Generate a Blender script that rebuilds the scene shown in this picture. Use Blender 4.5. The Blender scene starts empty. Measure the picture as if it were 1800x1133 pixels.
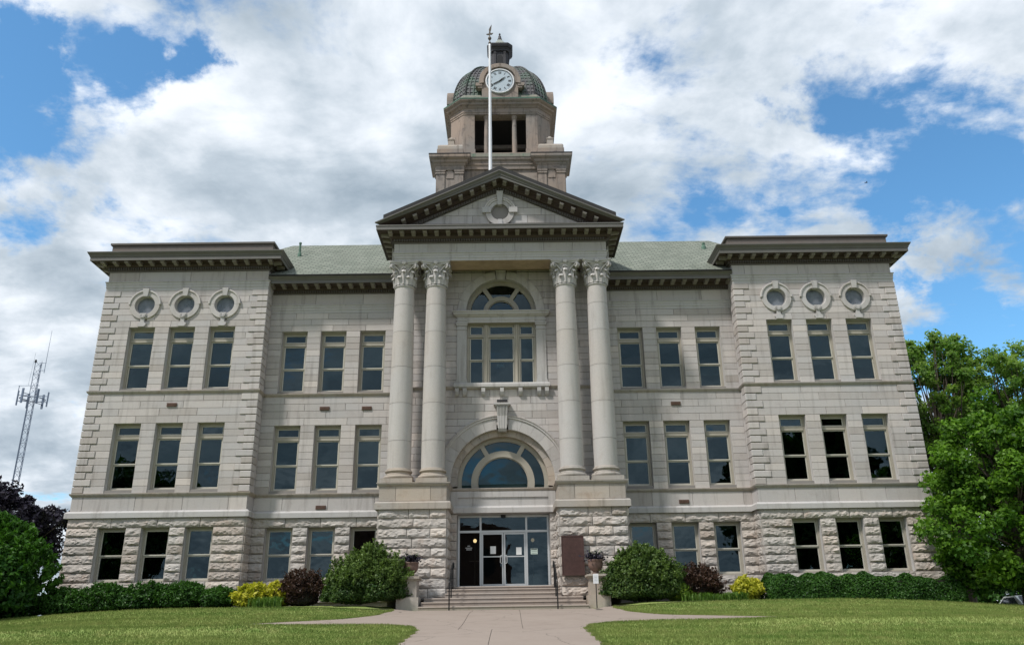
import bpy, math, random
import numpy as np
from mathutils import Vector, Matrix
from mathutils.geometry import delaunay_2d_cdt
R = math.radians
random.seed(7)
rng = np.random.default_rng(11)
scene = bpy.context.scene
C = scene.collection

# ---------------------------------------------------------------- camera
F_PX, PITCH, YAW, ROLL = 1424.07, 0.348788, 0.007046, -0.014931
CAM = Vector((0.215, -30.475, -0.145))
cd = bpy.data.cameras.new('camera')
cd.sensor_width = 36.0
cd.lens = F_PX / 1800.0 * 36.0
cd.clip_start = 0.1
cd.clip_end = 5000
cam = bpy.data.objects.new('camera', cd)
C.objects.link(cam)
fwd = Vector((math.sin(YAW) * math.cos(PITCH), math.cos(YAW) * math.cos(PITCH), math.sin(PITCH)))
rt = Vector((math.cos(YAW), -math.sin(YAW), 0))
up = rt.cross(fwd)
r2 = rt * math.cos(ROLL) + up * math.sin(ROLL)
u2 = -rt * math.sin(ROLL) + up * math.cos(ROLL)
cam.matrix_world = Matrix(((r2.x, u2.x, -fwd.x, CAM.x), (r2.y, u2.y, -fwd.y, CAM.y),
                           (r2.z, u2.z, -fwd.z, CAM.z), (0, 0, 0, 1)))
scene.camera = cam

# ---------------------------------------------------------------- light
SUN_EL, SUN_AZ = 54.0, 50.0          # azimuth: degrees to the left of straight out from the front
sd = bpy.data.lights.new('sun', 'SUN')
sd.energy = 2.5
sd.angle = R(6.0)
sd.color = (1.0, 0.96, 0.905)
sun = bpy.data.objects.new('sun', sd)
C.objects.link(sun)
to_sun = Vector((-math.sin(R(SUN_AZ)) * math.cos(R(SUN_EL)), -math.cos(R(SUN_AZ)) * math.cos(R(SUN_EL)), math.sin(R(SUN_EL))))
sun.rotation_euler = to_sun.to_track_quat('Z', 'Y').to_euler()

scene.view_settings.view_transform = 'Standard'
scene.view_settings.look = 'None'
scene.view_settings.gamma = 1.0
scene.view_settings.use_curve_mapping = False
scene.view_settings.exposure = 0.66


class NT:
    """small helper for building node trees"""
    def __init__(self, tree):
        self.t = tree
        tree.nodes.clear()
    def n(self, typ, inp=None, **props):
        nd = self.t.nodes.new(typ)
        for k, v in props.items():
            setattr(nd, k, v)
        for k, v in (inp or {}).items():
            s = nd.inputs[k]
            if isinstance(v, bpy.types.NodeSocket):
                self.t.links.new(v, s)
            else:
                s.default_value = v
        return nd
    def link(self, a, b):
        self.t.links.new(a, b)
    def math(self, op, a, b=None, c=None, clamp=False):
        nd = self.t.nodes.new('ShaderNodeMath')
        nd.operation = op
        nd.use_clamp = clamp
        for i, v in enumerate((a, b, c)):
            if v is None:
                continue
            if isinstance(v, bpy.types.NodeSocket):
                self.t.links.new(v, nd.inputs[i])
            else:
                nd.inputs[i].default_value = v
        return nd.outputs[0]
    def vmath(self, op, a, b=None):
        nd = self.t.nodes.new('ShaderNodeVectorMath')
        nd.operation = op
        for i, v in enumerate((a, b)):
            if v is None:
                continue
            if isinstance(v, bpy.types.NodeSocket):
                self.t.links.new(v, nd.inputs[i])
            else:
                nd.inputs[i].default_value = v
        return nd
    def mix(self, fac, a, b, blend='MIX'):
        nd = self.t.nodes.new('ShaderNodeMix')
        nd.data_type = 'RGBA'
        nd.blend_type = blend
        for s, v in ((nd.inputs[0], fac), (nd.inputs[6], a), (nd.inputs[7], b)):
            if isinstance(v, bpy.types.NodeSocket):
                self.t.links.new(v, s)
            else:
                s.default_value = (*v, 1.0) if isinstance(v, (tuple, list)) and len(v) == 3 else v
        return nd.outputs[2]
    def ramp(self, fac, stops):
        nd = self.t.nodes.new('ShaderNodeValToRGB')
        el = nd.color_ramp.elements
        while len(el) < len(stops):
            el.new(0.5)
        for e, (p, c) in zip(el, stops):
            e.position = p
            e.color = (c, c, c, 1) if isinstance(c, (int, float)) else (*c, 1)
        self.t.links.new(fac, nd.inputs[0])
        return nd.outputs[0]
    def noise(self, vec, scale, detail=4.0, rough=0.5, dist=0.0, out=0):
        nd = self.t.nodes.new('ShaderNodeTexNoise')
        if vec is not None:
            self.t.links.new(vec, nd.inputs['Vector'])
        nd.inputs['Scale'].default_value = scale
        nd.inputs['Detail'].default_value = detail
        nd.inputs['Roughness'].default_value = rough
        nd.inputs['Distortion'].default_value = dist
        return nd.outputs[out]


# ---------------------------------------------------------------- sky: clear sky with broken cloud
world = bpy.data.worlds.new('World')
scene.world = world
world.use_nodes = True
w = NT(world.node_tree)
tc = w.n('ShaderNodeTexCoord')
sep = w.n('ShaderNodeSeparateXYZ', {0: tc.outputs['Generated']})
sky = w.n('ShaderNodeTexSky', sky_type='NISHITA', sun_disc=False, sun_elevation=R(SUN_EL),
          sun_rotation=math.atan2(to_sun.x, to_sun.y), air_density=1.0, dust_density=0.6, ozone_density=2.0)
skyb = w.vmath('MULTIPLY', sky.outputs[0], (0.072, 0.115, 0.128)).outputs[0]
zz = w.math('ADD', w.math('MAXIMUM', sep.outputs[2], 0.0), 0.22)
pl = w.n('ShaderNodeCombineXYZ', {0: w.math('DIVIDE', sep.outputs[0], zz), 1: w.math('DIVIDE', sep.outputs[1], zz), 2: 0.0})
warp = w.noise(pl.outputs[0], 1.1, 3, 0.5, 0, 1)
pw = w.vmath('ADD', pl.outputs[0], w.vmath('MULTIPLY', w.vmath('SUBTRACT', warp, (0.5, 0.5, 0.5)).outputs[0], (0.30, 0.30, 0.0)).outputs[0]).outputs[0]
SKY_OFF = (3.7, 1.9, 0.0)
pw = w.vmath('ADD', pw, SKY_OFF).outputs[0]
n1 = w.noise(pw, 2.1, 10, 0.57, 0.0)
n2 = w.noise(pw, 8.5, 9, 0.62, 0.0)
dens = w.math('ADD', w.math('MULTIPLY', n1, 0.70), w.math('MULTIPLY', n2, 0.30))
# breaks in the cloud, given as directions
def dirpx(px, py):
    d = fwd * F_PX + r2 * (px - 900) - u2 * (py - 566.5)
    return d.normalized()
dwarp = w.vmath('ADD', tc.outputs['Generated'], w.vmath('MULTIPLY', w.vmath('SUBTRACT', w.noise(tc.outputs['Generated'], 5.0, 8, 0.62, 0.0, 1), (0.5, 0.5, 0.5)).outputs[0], (0.34, 0.34, 0.34)).outputs[0])
dwarp = w.vmath('NORMALIZE', dwarp.outputs[0]).outputs[0]
for (px, py, ang, amt) in ((1740, 70, 10.0, .20), (1480, 60, 4.5, .12), (1430, 130, 2.2, .05), (1775, 515, 7.0, .34), (90, 190, 4.6, .19), (30, 140, 3.0, .12), (265, 25, 3.4, .15), (290, 115, 2.2, .14),
                           (372, 290, 1.9, .15), (25, 420, 2.8, .24), (270, 350, 2.2, .09), (1370, 335, 2.0, .05), (1310, 395, 1.6, .05), (1660, 570, 4, .20), (490, 152, 1.2, .08), (1270, 210, 1.6, .03), (1690, 245, 2.0, .08)):
    d = dirpx(px, py)
    dot = w.vmath('DOT_PRODUCT', dwarp, tuple(d)).outputs['Value']
    lobe = w.n('ShaderNodeMapRange', {0: dot, 1: math.cos(R(ang * 1.45)), 2: 1.0, 3: 0.0, 4: amt * 0.46}, interpolation_type='SMOOTHSTEP').outputs[0]
    dens = w.math('SUBTRACT', dens, lobe)
cov = w.n('ShaderNodeMapRange', {0: dens, 1: 0.340, 2: 0.450, 3: 0.0, 4: 1.0}, interpolation_type='SMOOTHSTEP').outputs[0]
# cloud light: thick parts greyer, edges bright
n3 = w.noise(pw, 3.6, 9, 0.58, 0.0)
n4 = w.noise(w.vmath('ADD', pw, (5.3, 2.2, 0)).outputs[0], 1.5, 4, 0.5, 0.0)
lum = w.math('SUBTRACT', w.math('ADD', w.math('MULTIPLY', n3, 0.70), w.math('MULTIPLY', n4, 0.34)), w.math('MULTIPLY', w.math('SUBTRACT', dens, 0.48), 0.32))
ccol = w.n('ShaderNodeValToRGB', {0: lum})
el = ccol.color_ramp.elements
el[0].position = 0.37; el[0].color = (0.225, 0.28, 0.335, 1)
el[1].position = 0.64; el[1].color = (0.63, 0.665, 0.71, 1)
e = el.new(0.50); e.color = (0.365, 0.42, 0.475, 1)
cl = w.mix(cov, skyb, ccol.outputs[0])
bg = w.n('ShaderNodeBackground', {'Color': cl, 'Strength': 1.0})
wo = w.n('ShaderNodeOutputWorld', {0: bg.outputs[0]})


# ---------------------------------------------------------------- mesh helpers
class MB:
    """collects faces for ONE mesh object"""
    def __init__(self):
        self.v, self.f, self.t, self.m = [], [], [], []
    def add(self, verts, faces, tint=0.0, mi=0):
        o = len(self.v)
        self.v.extend([tuple(p) for p in verts])
        for fc in faces:
            self.f.append(tuple(i + o for i in fc))
            self.t.append(tint)
            self.m.append(mi)
        return self
    def box(self, x0, x1, y0, y1, z0, z1, tint=0.0, mi=0):
        vs = [(x0, y0, z0), (x1, y0, z0), (x1, y1, z0), (x0, y1, z0), (x0, y0, z1), (x1, y0, z1), (x1, y1, z1), (x0, y1, z1)]
        return self.add(vs, [(0, 3, 2, 1), (4, 5, 6, 7), (0, 1, 5, 4), (1, 2, 6, 5), (2, 3, 7, 6), (3, 0, 4, 7)], tint, mi)
    def prism(self, poly, y0, y1, tint=0.0, mi=0):
        """polygon in x,z extruded from y0 (front) to y1"""
        n = len(poly)
        a = sum(poly[i][0] * poly[(i + 1) % n][1] - poly[(i + 1) % n][0] * poly[i][1] for i in range(n))
        if a < 0:
            poly = poly[::-1]
        vs = [(x, y0, z) for x, z in poly] + [(x, y1, z) for x, z in poly]
        fs = [tuple(range(n)), tuple(range(2 * n - 1, n - 1, -1))] + [(i, i + n, (i + 1) % n + n, (i + 1) % n) for i in range(n)]
        return self.add(vs, fs, tint, mi)
    def block(self, x0, x1, z0, z1, y, proud=0.02, gap=0.0055, ch=0.008, back=0.06, tint=0.0):
        """dressed stone: chamfered front face"""
        x0 += gap; x1 -= gap; z0 += gap; z1 -= gap
        yf = y - proud
        vs = [(x0, y + back, z0), (x1, y + back, z0), (x1, y + back, z1), (x0, y + back, z1),
              (x0, yf + ch, z0), (x1, yf + ch, z0), (x1, yf + ch, z1), (x0, yf + ch, z1),
              (x0 + ch, yf, z0 + ch), (x1 - ch, yf, z0 + ch), (x1 - ch, yf, z1 - ch), (x0 + ch, yf, z1 - ch)]
        fs = [(8, 9, 10, 11)]
        for i in range(4):
            j = (i + 1) % 4
            fs.append((i, j, j + 4, i + 4)); fs.append((i + 4, j + 4, j + 8, i + 8))
        return self.add(vs, fs, tint)
    def poly_block(self, poly, y, proud=0.02, gap=0.007, ch=0.010, back=0.06, tint=0.0):
        n = len(poly)
        a = sum(poly[i][0] * poly[(i + 1) % n][1] - poly[(i + 1) % n][0] * poly[i][1] for i in range(n))
        if a < 0:
            poly = poly[::-1]
        def inset(pl, d):
            out = []
            for i in range(n):
                p0, p1, p2 = (Vector(pl[i - 1]), Vector(pl[i]), Vector(pl[(i + 1) % n]))
                e1 = (p1 - p0).normalized(); e2 = (p2 - p1).normalized()
                n1 = Vector((-e1.y, e1.x)); n2 = Vector((-e2.y, e2.x))
                b = n1 + n2
                k = max(0.35, 1 + n1.dot(n2))
                out.append(tuple(p1 + b * (d / k)))
            return out
        a0 = inset(poly, gap); a1 = inset(poly, gap + ch)
        yf = y - proud
        vs = [(x, y + back, z) for x, z in a0] + [(x, yf + ch, z) for x, z in a0] + [(x, yf, z) for x, z in a1]
        fs = [tuple(range(2 * n, 3 * n))]
        for i in range(n):
            j = (i + 1) % n
            fs.append((i, j, j + n, i + n)); fs.append((i + n, j + n, j + 2 * n, i + 2 * n))
        return self.add(vs, fs, tint)
    def lathe(self, prof, cx=0, cy=0, seg=24, tint=0.0, cap=True, mi=0, arc=None):
        o = len(prof)
        vs = []
        for k in range(seg):
            a = 2 * math.pi * k / seg
            for r, z in prof:
                vs.append((cx + r * math.cos(a), cy + r * math.sin(a), z))
        fs = []
        for k in range(seg):
            k2 = (k + 1) % seg
            for i in range(o - 1):
                fs.append((k * o + i, k2 * o + i, k2 * o + i + 1, k * o + i + 1))
        if cap:
            fs.append(tuple(k * o + o - 1 for k in range(seg)))
            fs.append(tuple(k * o for k in range(seg - 1, -1, -1)))
        return self.add(vs, fs, tint, mi)
    def tube(self, pts, rad, seg=6, tint=0.0, mi=0):
        pts = [Vector(p) for p in pts]
        n = len(pts)
        rads = rad if isinstance(rad, (list, tuple)) else [rad] * n
        vs = []
        prev = None
        for i, p in enumerate(pts):
            d = (pts[min(i + 1, n - 1)] - pts[max(i - 1, 0)]).normalized()
            a = Vector((0, 0, 1)) if abs(d.z) < 0.9 else Vector((1, 0, 0))
            if prev is not None:
                s = (prev - d * prev.dot(d)).normalized()
            else:
                s = d.cross(a).normalized()
            prev = s
            t = d.cross(s)
            for k in range(seg):
                an = 2 * math.pi * k / seg
                vs.append(p + (s * math.cos(an) + t * math.sin(an)) * rads[i])
        fs = []
        for i in range(n - 1):
            for k in range(seg):
                k2 = (k + 1) % seg
                fs.append((i * seg + k, i * seg + k2, (i + 1) * seg + k2, (i + 1) * seg + k))
        fs.append(tuple(range(seg - 1, -1, -1)))
        fs.append(tuple((n - 1) * seg + k for k in range(seg)))
        return self.add(vs, fs, tint, mi)
    def sweep(self, prof, path, tint=0.0, mi=0, closed=False):
        """closed profile of (outward, z) carried along a plan path; outward is to the right of travel"""
        P = [Vector(p) for p in path]
        n = len(P)
        vs = []
        for i in range(n):
            if closed:
                d1 = (P[i] - P[i - 1]).normalized(); d2 = (P[(i + 1) % n] - P[i]).normalized()
            else:
                d1 = (P[i] - P[i - 1]).normalized() if i > 0 else (P[1] - P[0]).normalized()
                d2 = (P[i + 1] - P[i]).normalized() if i < n - 1 else d1
            n1 = Vector((d1.y, -d1.x)); n2 = Vector((d2.y, -d2.x))
            m = (n1 + n2) / (1 + n1.dot(n2))
            for o, z in prof:
                q = P[i] + m * o
                vs.append((q.x, q.y, z))
        k = len(prof)
        fs = []
        for i in range(n if closed else n - 1):
            i2 = (i + 1) % n
            for j in range(k):
                j2 = (j + 1) % k
                fs.append((i * k + j, i * k + j2, i2 * k + j2, i2 * k + j))
        if not closed:
            fs.append(tuple(range(k - 1, -1, -1)))
            fs.append(tuple((n - 1) * k + j for j in range(k)))
        return self.add(vs, fs, tint, mi)
    def mesh(self, name, mats, smooth=False):
        me = bpy.data.meshes.new(name)
        me.from_pydata(self.v, [], self.f)
        for m in (mats if isinstance(mats, (list, tuple)) else [mats]):
            me.materials.append(m)
        if any(self.t):
            at = me.attributes.new('tint', 'FLOAT', 'FACE')
            at.data.foreach_set('value', self.t)
        if any(self.m):
            me.polygons.foreach_set('material_index', self.m)
        if smooth:
            me.polygons.foreach_set('use_smooth', [True] * len(me.polygons))
        me.update()
        return me
    def obj(self, name, mats, parent=None, smooth=False, loc=None, recalc=False):
        me = self.mesh(name, mats, smooth)
        if recalc:
            import bmesh
            bm = bmesh.new(); bm.from_mesh(me)
            bmesh.ops.recalc_face_normals(bm, faces=bm.faces)
            bm.to_mesh(me); bm.free()
        return link(name, me, parent, loc)


def link(name, me, parent=None, loc=None, rotz=0.0):
    o = bpy.data.objects.new(name, me)
    C.objects.link(o)
    if parent is not None:
        o.parent = parent
    if loc is not None:
        o.location = loc
    if rotz:
        o.rotation_euler = (0, 0, rotz)
    return o


def centred(mb, name, mat, parent):
    """one piece as its own object with its origin at its middle"""
    a = np.array(mb.v)
    c = (a.min(0) + a.max(0)) / 2
    mb.v = [tuple(p) for p in (a - c)]
    return mb.obj(name, mat, parent, loc=tuple(c))


def tag(o, label, cat, group=None, kind=None):
    if label: o['label'] = label
    if cat: o['category'] = cat
    if group: o['group'] = group
    if kind: o['kind'] = kind
    return o


def thing(name, label, cat, loc=(0, 0, 0), group=None, rotz=0.0):
    return tag(link(name, None, None, loc, rotz), label, cat, group)


def structure(o):
    o['kind'] = 'structure'
    return o


# ---------------------------------------------------------------- materials
def mat(name):
    m = bpy.data.materials.new(name)
    m.use_nodes = True
    return m, NT(m.node_tree)


def finish(k, bsdf):
    k.n('ShaderNodeOutputMaterial', {0: bsdf})


def plain(name, col, rough=0.6, metal=0.0, var=0.12, scale=6.0, spec=0.5, bump=0.0):
    m, k = mat(name)
    tc = k.n('ShaderNodeTexCoord')
    geo = k.n('ShaderNodeNewGeometry')
    n = k.noise(geo.outputs['Position'], scale, 5, 0.6)
    f = k.math('ADD', k.math('MULTIPLY', k.math('SUBTRACT', n, 0.5), var * 4), 1.0)
    c = k.vmath('SCALE', col); k.link(f, c.inputs[3])
    b = k.n('ShaderNodeBsdfPrincipled', {'Base Color': c.outputs[0], 'Roughness': rough, 'Metallic': metal, 'Specular IOR Level': spec})
    if bump:
        bp = k.n('ShaderNodeBump', {'Height': k.noise(geo.outputs['Position'], scale * 6, 6, 0.65), 'Strength': bump, 'Distance': 0.02})
        k.link(bp.outputs[0], b.inputs['Normal'])
    finish(k, b.outputs[0])
    return m


def stone(name, col, warm, stain, stain_amt=0.45, var=0.10, streak=0.35, bump=0.25, grain=38.0, dark=(0.12, 0.105, 0.09), green=0.0):
    m, k = mat(name)
    geo = k.n('ShaderNodeNewGeometry')
    pos = geo.outputs['Position']
    at = k.n('ShaderNodeAttribute', attribute_name='tint')
    tint = at.outputs['Fac']
    big = k.noise(pos, 0.55, 4, 0.55)
    med = k.noise(pos, 2.6, 6, 0.62, 0.4)
    fine = k.noise(pos, grain, 5, 0.65)
    sc = k.vmath('MULTIPLY', pos, (5.0, 5.0, 0.45)).outputs[0]
    strk = k.noise(sc, 1.0, 5, 0.6)
    base = k.mix(k.n('ShaderNodeMapRange', {0: big, 1: 0.36, 2: 0.66, 3: 0.0, 4: 1.0}).outputs[0], col, warm)
    smask = k.n('ShaderNodeMapRange', {0: med, 1: 0.54, 2: 0.74, 3: 0.0, 4: stain_amt}).outputs[0]
    base = k.mix(smask, base, stain)
    kmask = k.n('ShaderNodeMapRange', {0: strk, 1: 0.53, 2: 0.76, 3: 0.0, 4: streak}).outputs[0]
    base = k.mix(kmask, base, dark)
    if green:
        gm = k.n('ShaderNodeMapRange', {0: k.noise(sc, 0.6, 4, 0.6), 1: 0.55, 2: 0.75, 3: 0.0, 4: green}).outputs[0]
        base = k.mix(gm, base, (0.07, 0.16, 0.11))
    f = k.math('ADD', k.math('ADD', k.math('MULTIPLY', tint, var), 1.0), k.math('MULTIPLY', k.math('SUBTRACT', fine, 0.5), 0.34))
    c = k.vmath('SCALE', base); k.link(f, c.inputs[3])
    # blocks drift between grey and buff
    c2 = k.mix(k.math('MULTIPLY', k.math('ABSOLUTE', tint), 0.22), c.outputs[0], k.vmath('MULTIPLY', c.outputs[0], (1.12, 0.98, 0.82)).outputs[0])
    b = k.n('ShaderNodeBsdfPrincipled', {'Base Color': c2, 'Roughness': 0.85, 'Specular IOR Level': 0.25})
    bp = k.n('ShaderNodeBump', {'Height': k.math('ADD', k.math('MULTIPLY', fine, 0.6), k.noise(pos, grain * .28, 4, 0.6)), 'Strength': bump, 'Distance': 0.012})
    k.link(bp.outputs[0], b.inputs['Normal'])
    finish(k, b.outputs[0])
    return m


M = {}
M['ashlar'] = stone('limestone_ashlar', (0.440, 0.421, 0.416), (0.455, 0.423, 0.408), (0.375, 0.335, 0.322), 0.48, 0.12, 0.45)
M['trim'] = stone('limestone_trim', (0.440, 0.428, 0.422), (0.448, 0.425, 0.408), (0.35, 0.318, 0.30), 0.45, 0.10, 0.45)
M['mortar'] = plain('mortar_joint', (0.225, 0.208, 0.195), 0.95, var=0.08)
M['rock'] = stone('limestone_rock_face', (0.42, 0.398, 0.378), (0.425, 0.38, 0.345), (0.35, 0.265, 0.215), 0.65, 0.14, 0.22, bump=0.5, grain=22, dark=(0.17, 0.145, 0.125))
M['column'] = stone('limestone_column', (0.445, 0.432, 0.425), (0.455, 0.430, 0.410), (0.39, 0.355, 0.328), 0.40, 0.08, 0.22, grain=30)
M['weathered'] = stone('limestone_weathered', (0.36, 0.335, 0.31), (0.38, 0.325, 0.27), (0.26, 0.20, 0.16), 0.7, 0.10, 0.5)
M['parapet'] = stone('parapet_stone', (0.15, 0.135, 0.125), (0.165, 0.138, 0.12), (0.12, 0.10, 0.09), 0.6, 0.10, 0.5)
M['tower'] = stone('tower_stone', (0.25, 0.225, 0.205), (0.315, 0.245, 0.198), (0.12, 0.105, 0.098), 1.0, 0.2, 0.8, dark=(0.085, 0.07, 0.062))
M['tower_green'] = stone('tower_stone_copper_stained', (0.23, 0.24, 0.20), (0.25, 0.23, 0.19), (0.06, 0.13, 0.09), 0.95, 0.1, 0.4, green=1.0)
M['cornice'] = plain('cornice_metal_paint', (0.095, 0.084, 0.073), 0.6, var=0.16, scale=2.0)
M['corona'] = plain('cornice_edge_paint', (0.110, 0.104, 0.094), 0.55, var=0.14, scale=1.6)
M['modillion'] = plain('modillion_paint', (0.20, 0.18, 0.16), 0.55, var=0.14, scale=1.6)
M['soffit'] = plain('soffit_shade_brown', (0.055, 0.037, 0.030), 0.7, var=0.18, scale=3)  # brown deepened to carry the shade under the cornices
M['porch_ceiling'] = plain('porch_ceiling_paint', (0.36, 0.265, 0.19), 0.7, var=0.3, scale=1.8)
M['frame'] = plain('window_frame_paint', (0.335, 0.305, 0.25), 0.5, var=0.08, scale=3)
M['sash'] = plain('window_sash_paint', (0.46, 0.435, 0.375), 0.45, var=0.06, scale=3)
M['alu'] = plain('aluminium_door_frame', (0.55, 0.56, 0.57), 0.38, 0.35, var=0.05, scale=4)
M['iron'] = plain('black_iron', (0.012, 0.012, 0.013), 0.4, 0.3, var=0.1)
M['room'] = plain('dark_room', (0.022, 0.022, 0.024), 0.9, var=0.1, scale=1)
M['blind'] = plain('window_blind_fabric', (0.075, 0.135, 0.14), 0.8, var=0.08, scale=2)
M['roofing'] = plain('dark_roof_edge', (0.022, 0.021, 0.022), 0.8, var=0.3, scale=3)
M['copper'] = plain('verdigris_copper', (0.075, 0.145, 0.105), 0.7, var=0.35, scale=3)
M['lantern'] = plain('lantern_lead', (0.040, 0.038, 0.043), 0.65, 0.2, var=0.35, scale=3)
M['lantern_roof'] = plain('lantern_roof_metal', (0.26, 0.28, 0.25), 0.55, 0.2, var=0.2, scale=3)
M['white'] = plain('white_paint', (0.72, 0.73, 0.75), 0.35, var=0.05, scale=2)
M['paper'] = plain('white_paper', (0.75, 0.76, 0.76), 0.7, var=0.03)
M['paper_green'] = plain('pale_green_paper', (0.50, 0.60, 0.55), 0.7, var=0.03)
M['ink'] = plain('dark_ink', (0.03, 0.032, 0.035), 0.7, var=0.03)
M['bronze'] = plain('bronze_plaque', (0.085, 0.044, 0.038), 0.5, 0.35, var=0.25, scale=9, bump=0.2)
M['vent'] = plain('rusty_vent_metal', (0.13, 0.075, 0.055), 0.7, 0.2, var=0.3, scale=8)
M['clock_face'] = plain('clock_face_glass', (0.46, 0.53, 0.58), 0.25, var=0.04, scale=3)
M['urn'] = plain('urn_terracotta', (0.16, 0.10, 0.08), 0.8, var=0.25, scale=7, bump=0.2)
M['soil'] = plain('soil_mulch', (0.055, 0.038, 0.027), 0.95, var=0.3, scale=14, bump=0.5)
M['step'] = stone('step_stone', (0.29, 0.255, 0.23), (0.31, 0.26, 0.225), (0.27, 0.215, 0.18), 0.6, 0.08, 0.3)
M['gold_leaf'] = plain('finial_bronze', (0.10, 0.085, 0.07), 0.5, 0.4, var=0.15)


def glass_mat(name, trans=0.62, tint=(0.75, 0.86, 0.90), refl=1.55):
    m, k = mat(name)
    geo = k.n('ShaderNodeNewGeometry')
    wv = k.noise(geo.outputs['Position'], 1.3, 2, 0.5)
    bp = k.n('ShaderNodeBump', {'Height': wv, 'Strength': 0.10, 'Distance': 0.05})
    fr = k.n('ShaderNodeFresnel', {'IOR': refl, 'Normal': bp.outputs[0]})
    gl = k.n('ShaderNodeBsdfGlossy', {'Color': (0.62, 0.80, 0.88, 1), 'Roughness': 0.015, 'Normal': bp.outputs[0]})
    tr = k.n('ShaderNodeBsdfTransparent', {'Color': (tint[0] * trans, tint[1] * trans, tint[2] * trans, 1)})
    mx = k.n('ShaderNodeMixShader', {0: k.math('ADD', k.math('MULTIPLY', fr.outputs[0], 1.15), 0.006, clamp=True), 1: tr.outputs[0], 2: gl.outputs[0]})
    finish(k, mx.outputs[0])
    return m


M['glass'] = glass_mat('window_glass')
M['oculus_glass'] = None
def dusty():
    m = glass_mat('dusty_oculus_glass'); t = m.node_tree; k = NT.__new__(NT); k.t = t
    out = [n for n in t.nodes if n.type == 'OUTPUT_MATERIAL'][0]; src = out.inputs[0].links[0].from_socket
    geo = k.n('ShaderNodeNewGeometry')
    d = k.n('ShaderNodeBsdfDiffuse', {'Color': (0.27, 0.29, 0.33, 1)})
    f = k.n('ShaderNodeMapRange', {0: k.noise(geo.outputs['Position'], 3.0, 4, 0.6), 1: 0.3, 2: 0.7, 3: 0.30, 4: 0.72})
    mx = k.n('ShaderNodeMixShader', {0: f.outputs[0], 1: src, 2: d.outputs[0]})
    t.links.new(mx.outputs[0], out.inputs[0])
    return m
M['oculus_glass'] = dusty()
M['door_glass'] = glass_mat('door_glass', 0.8, (0.85, 0.9, 0.92), 1.5)


def emit_mat(name, col, s):
    m, k = mat(name)
    e = k.n('ShaderNodeEmission', {'Color': (*col, 1), 'Strength': s})
    finish(k, e.outputs[0])
    return m


M['bulb'] = emit_mat('lamp_globe_lit', (1.0, 0.66, 0.30), 1.6)


def shingle_mat():
    m, k = mat('green_asphalt_shingles')
    geo = k.n('ShaderNodeNewGeometry')
    pos = geo.outputs['Position']
    sp = k.n('ShaderNodeSeparateXYZ', {0: pos})
    xy = k.math('ADD', sp.outputs[0], k.math('MULTIPLY', sp.outputs[1], 0.001))
    v = k.n('ShaderNodeCombineXYZ', {0: xy, 1: k.math('MULTIPLY', sp.outputs[2], 1.66), 2: 0.0})
    br = k.n('ShaderNodeTexBrick', {'Vector': v.outputs[0], 'Color1': (0.165, 0.185, 0.152, 1), 'Color2': (0.225, 0.242, 0.203, 1), 'Mortar': (0.09, 0.10, 0.085, 1),
                                    'Scale': 1.0, 'Mortar Size': 0.02, 'Brick Width': 0.36, 'Row Height': 0.21, 'Bias': 0.0})
    n = k.noise(pos, 1.1, 4, 0.6)
    n2 = k.noise(pos, 30, 3, 0.6)
    f = k.math('ADD', k.math('ADD', 0.62, k.math('MULTIPLY', n, 0.5)), k.math('MULTIPLY', n2, 0.28))
    c = k.vmath('SCALE', br.outputs[0]); k.link(f, c.inputs[3])
    b = k.n('ShaderNodeBsdfPrincipled', {'Base Color': c.outputs[0], 'Roughness': 0.9, 'Specular IOR Level': 0.2})
    bp = k.n('ShaderNodeBump', {'Height': br.outputs['Fac'], 'Strength': 0.5, 'Distance': 0.02}, invert=True)
    k.link(bp.outputs[0], b.inputs['Normal'])
    finish(k, b.outputs[0])
    return m


M['shingle'] = shingle_mat()


def tile_mat():
    m, k = mat('dome_tile')
    geo = k.n('ShaderNodeNewGeometry')
    pos = geo.outputs['Position']
    n = k.noise(pos, 1.0, 4, 0.6); n2 = k.noise(pos, 7.0, 4, 0.6)
    c = k.mix(k.n('ShaderNodeMapRange', {0: n, 1: 0.42, 2: 0.62, 3: 0.0, 4: 1.0}).outputs[0], (0.085, 0.082, 0.088), (0.07, 0.12, 0.088))
    c = k.mix(k.n('ShaderNodeMapRange', {0: n2, 1: 0.5, 2: 0.75, 3: 0.0, 4: 0.7}).outputs[0], c, (0.19, 0.17, 0.165))
    b = k.n('ShaderNodeBsdfPrincipled', {'Base Color': c, 'Roughness': 0.55})
    finish(k, b.outputs[0])
    return m


M['tile'] = tile_mat()


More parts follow.
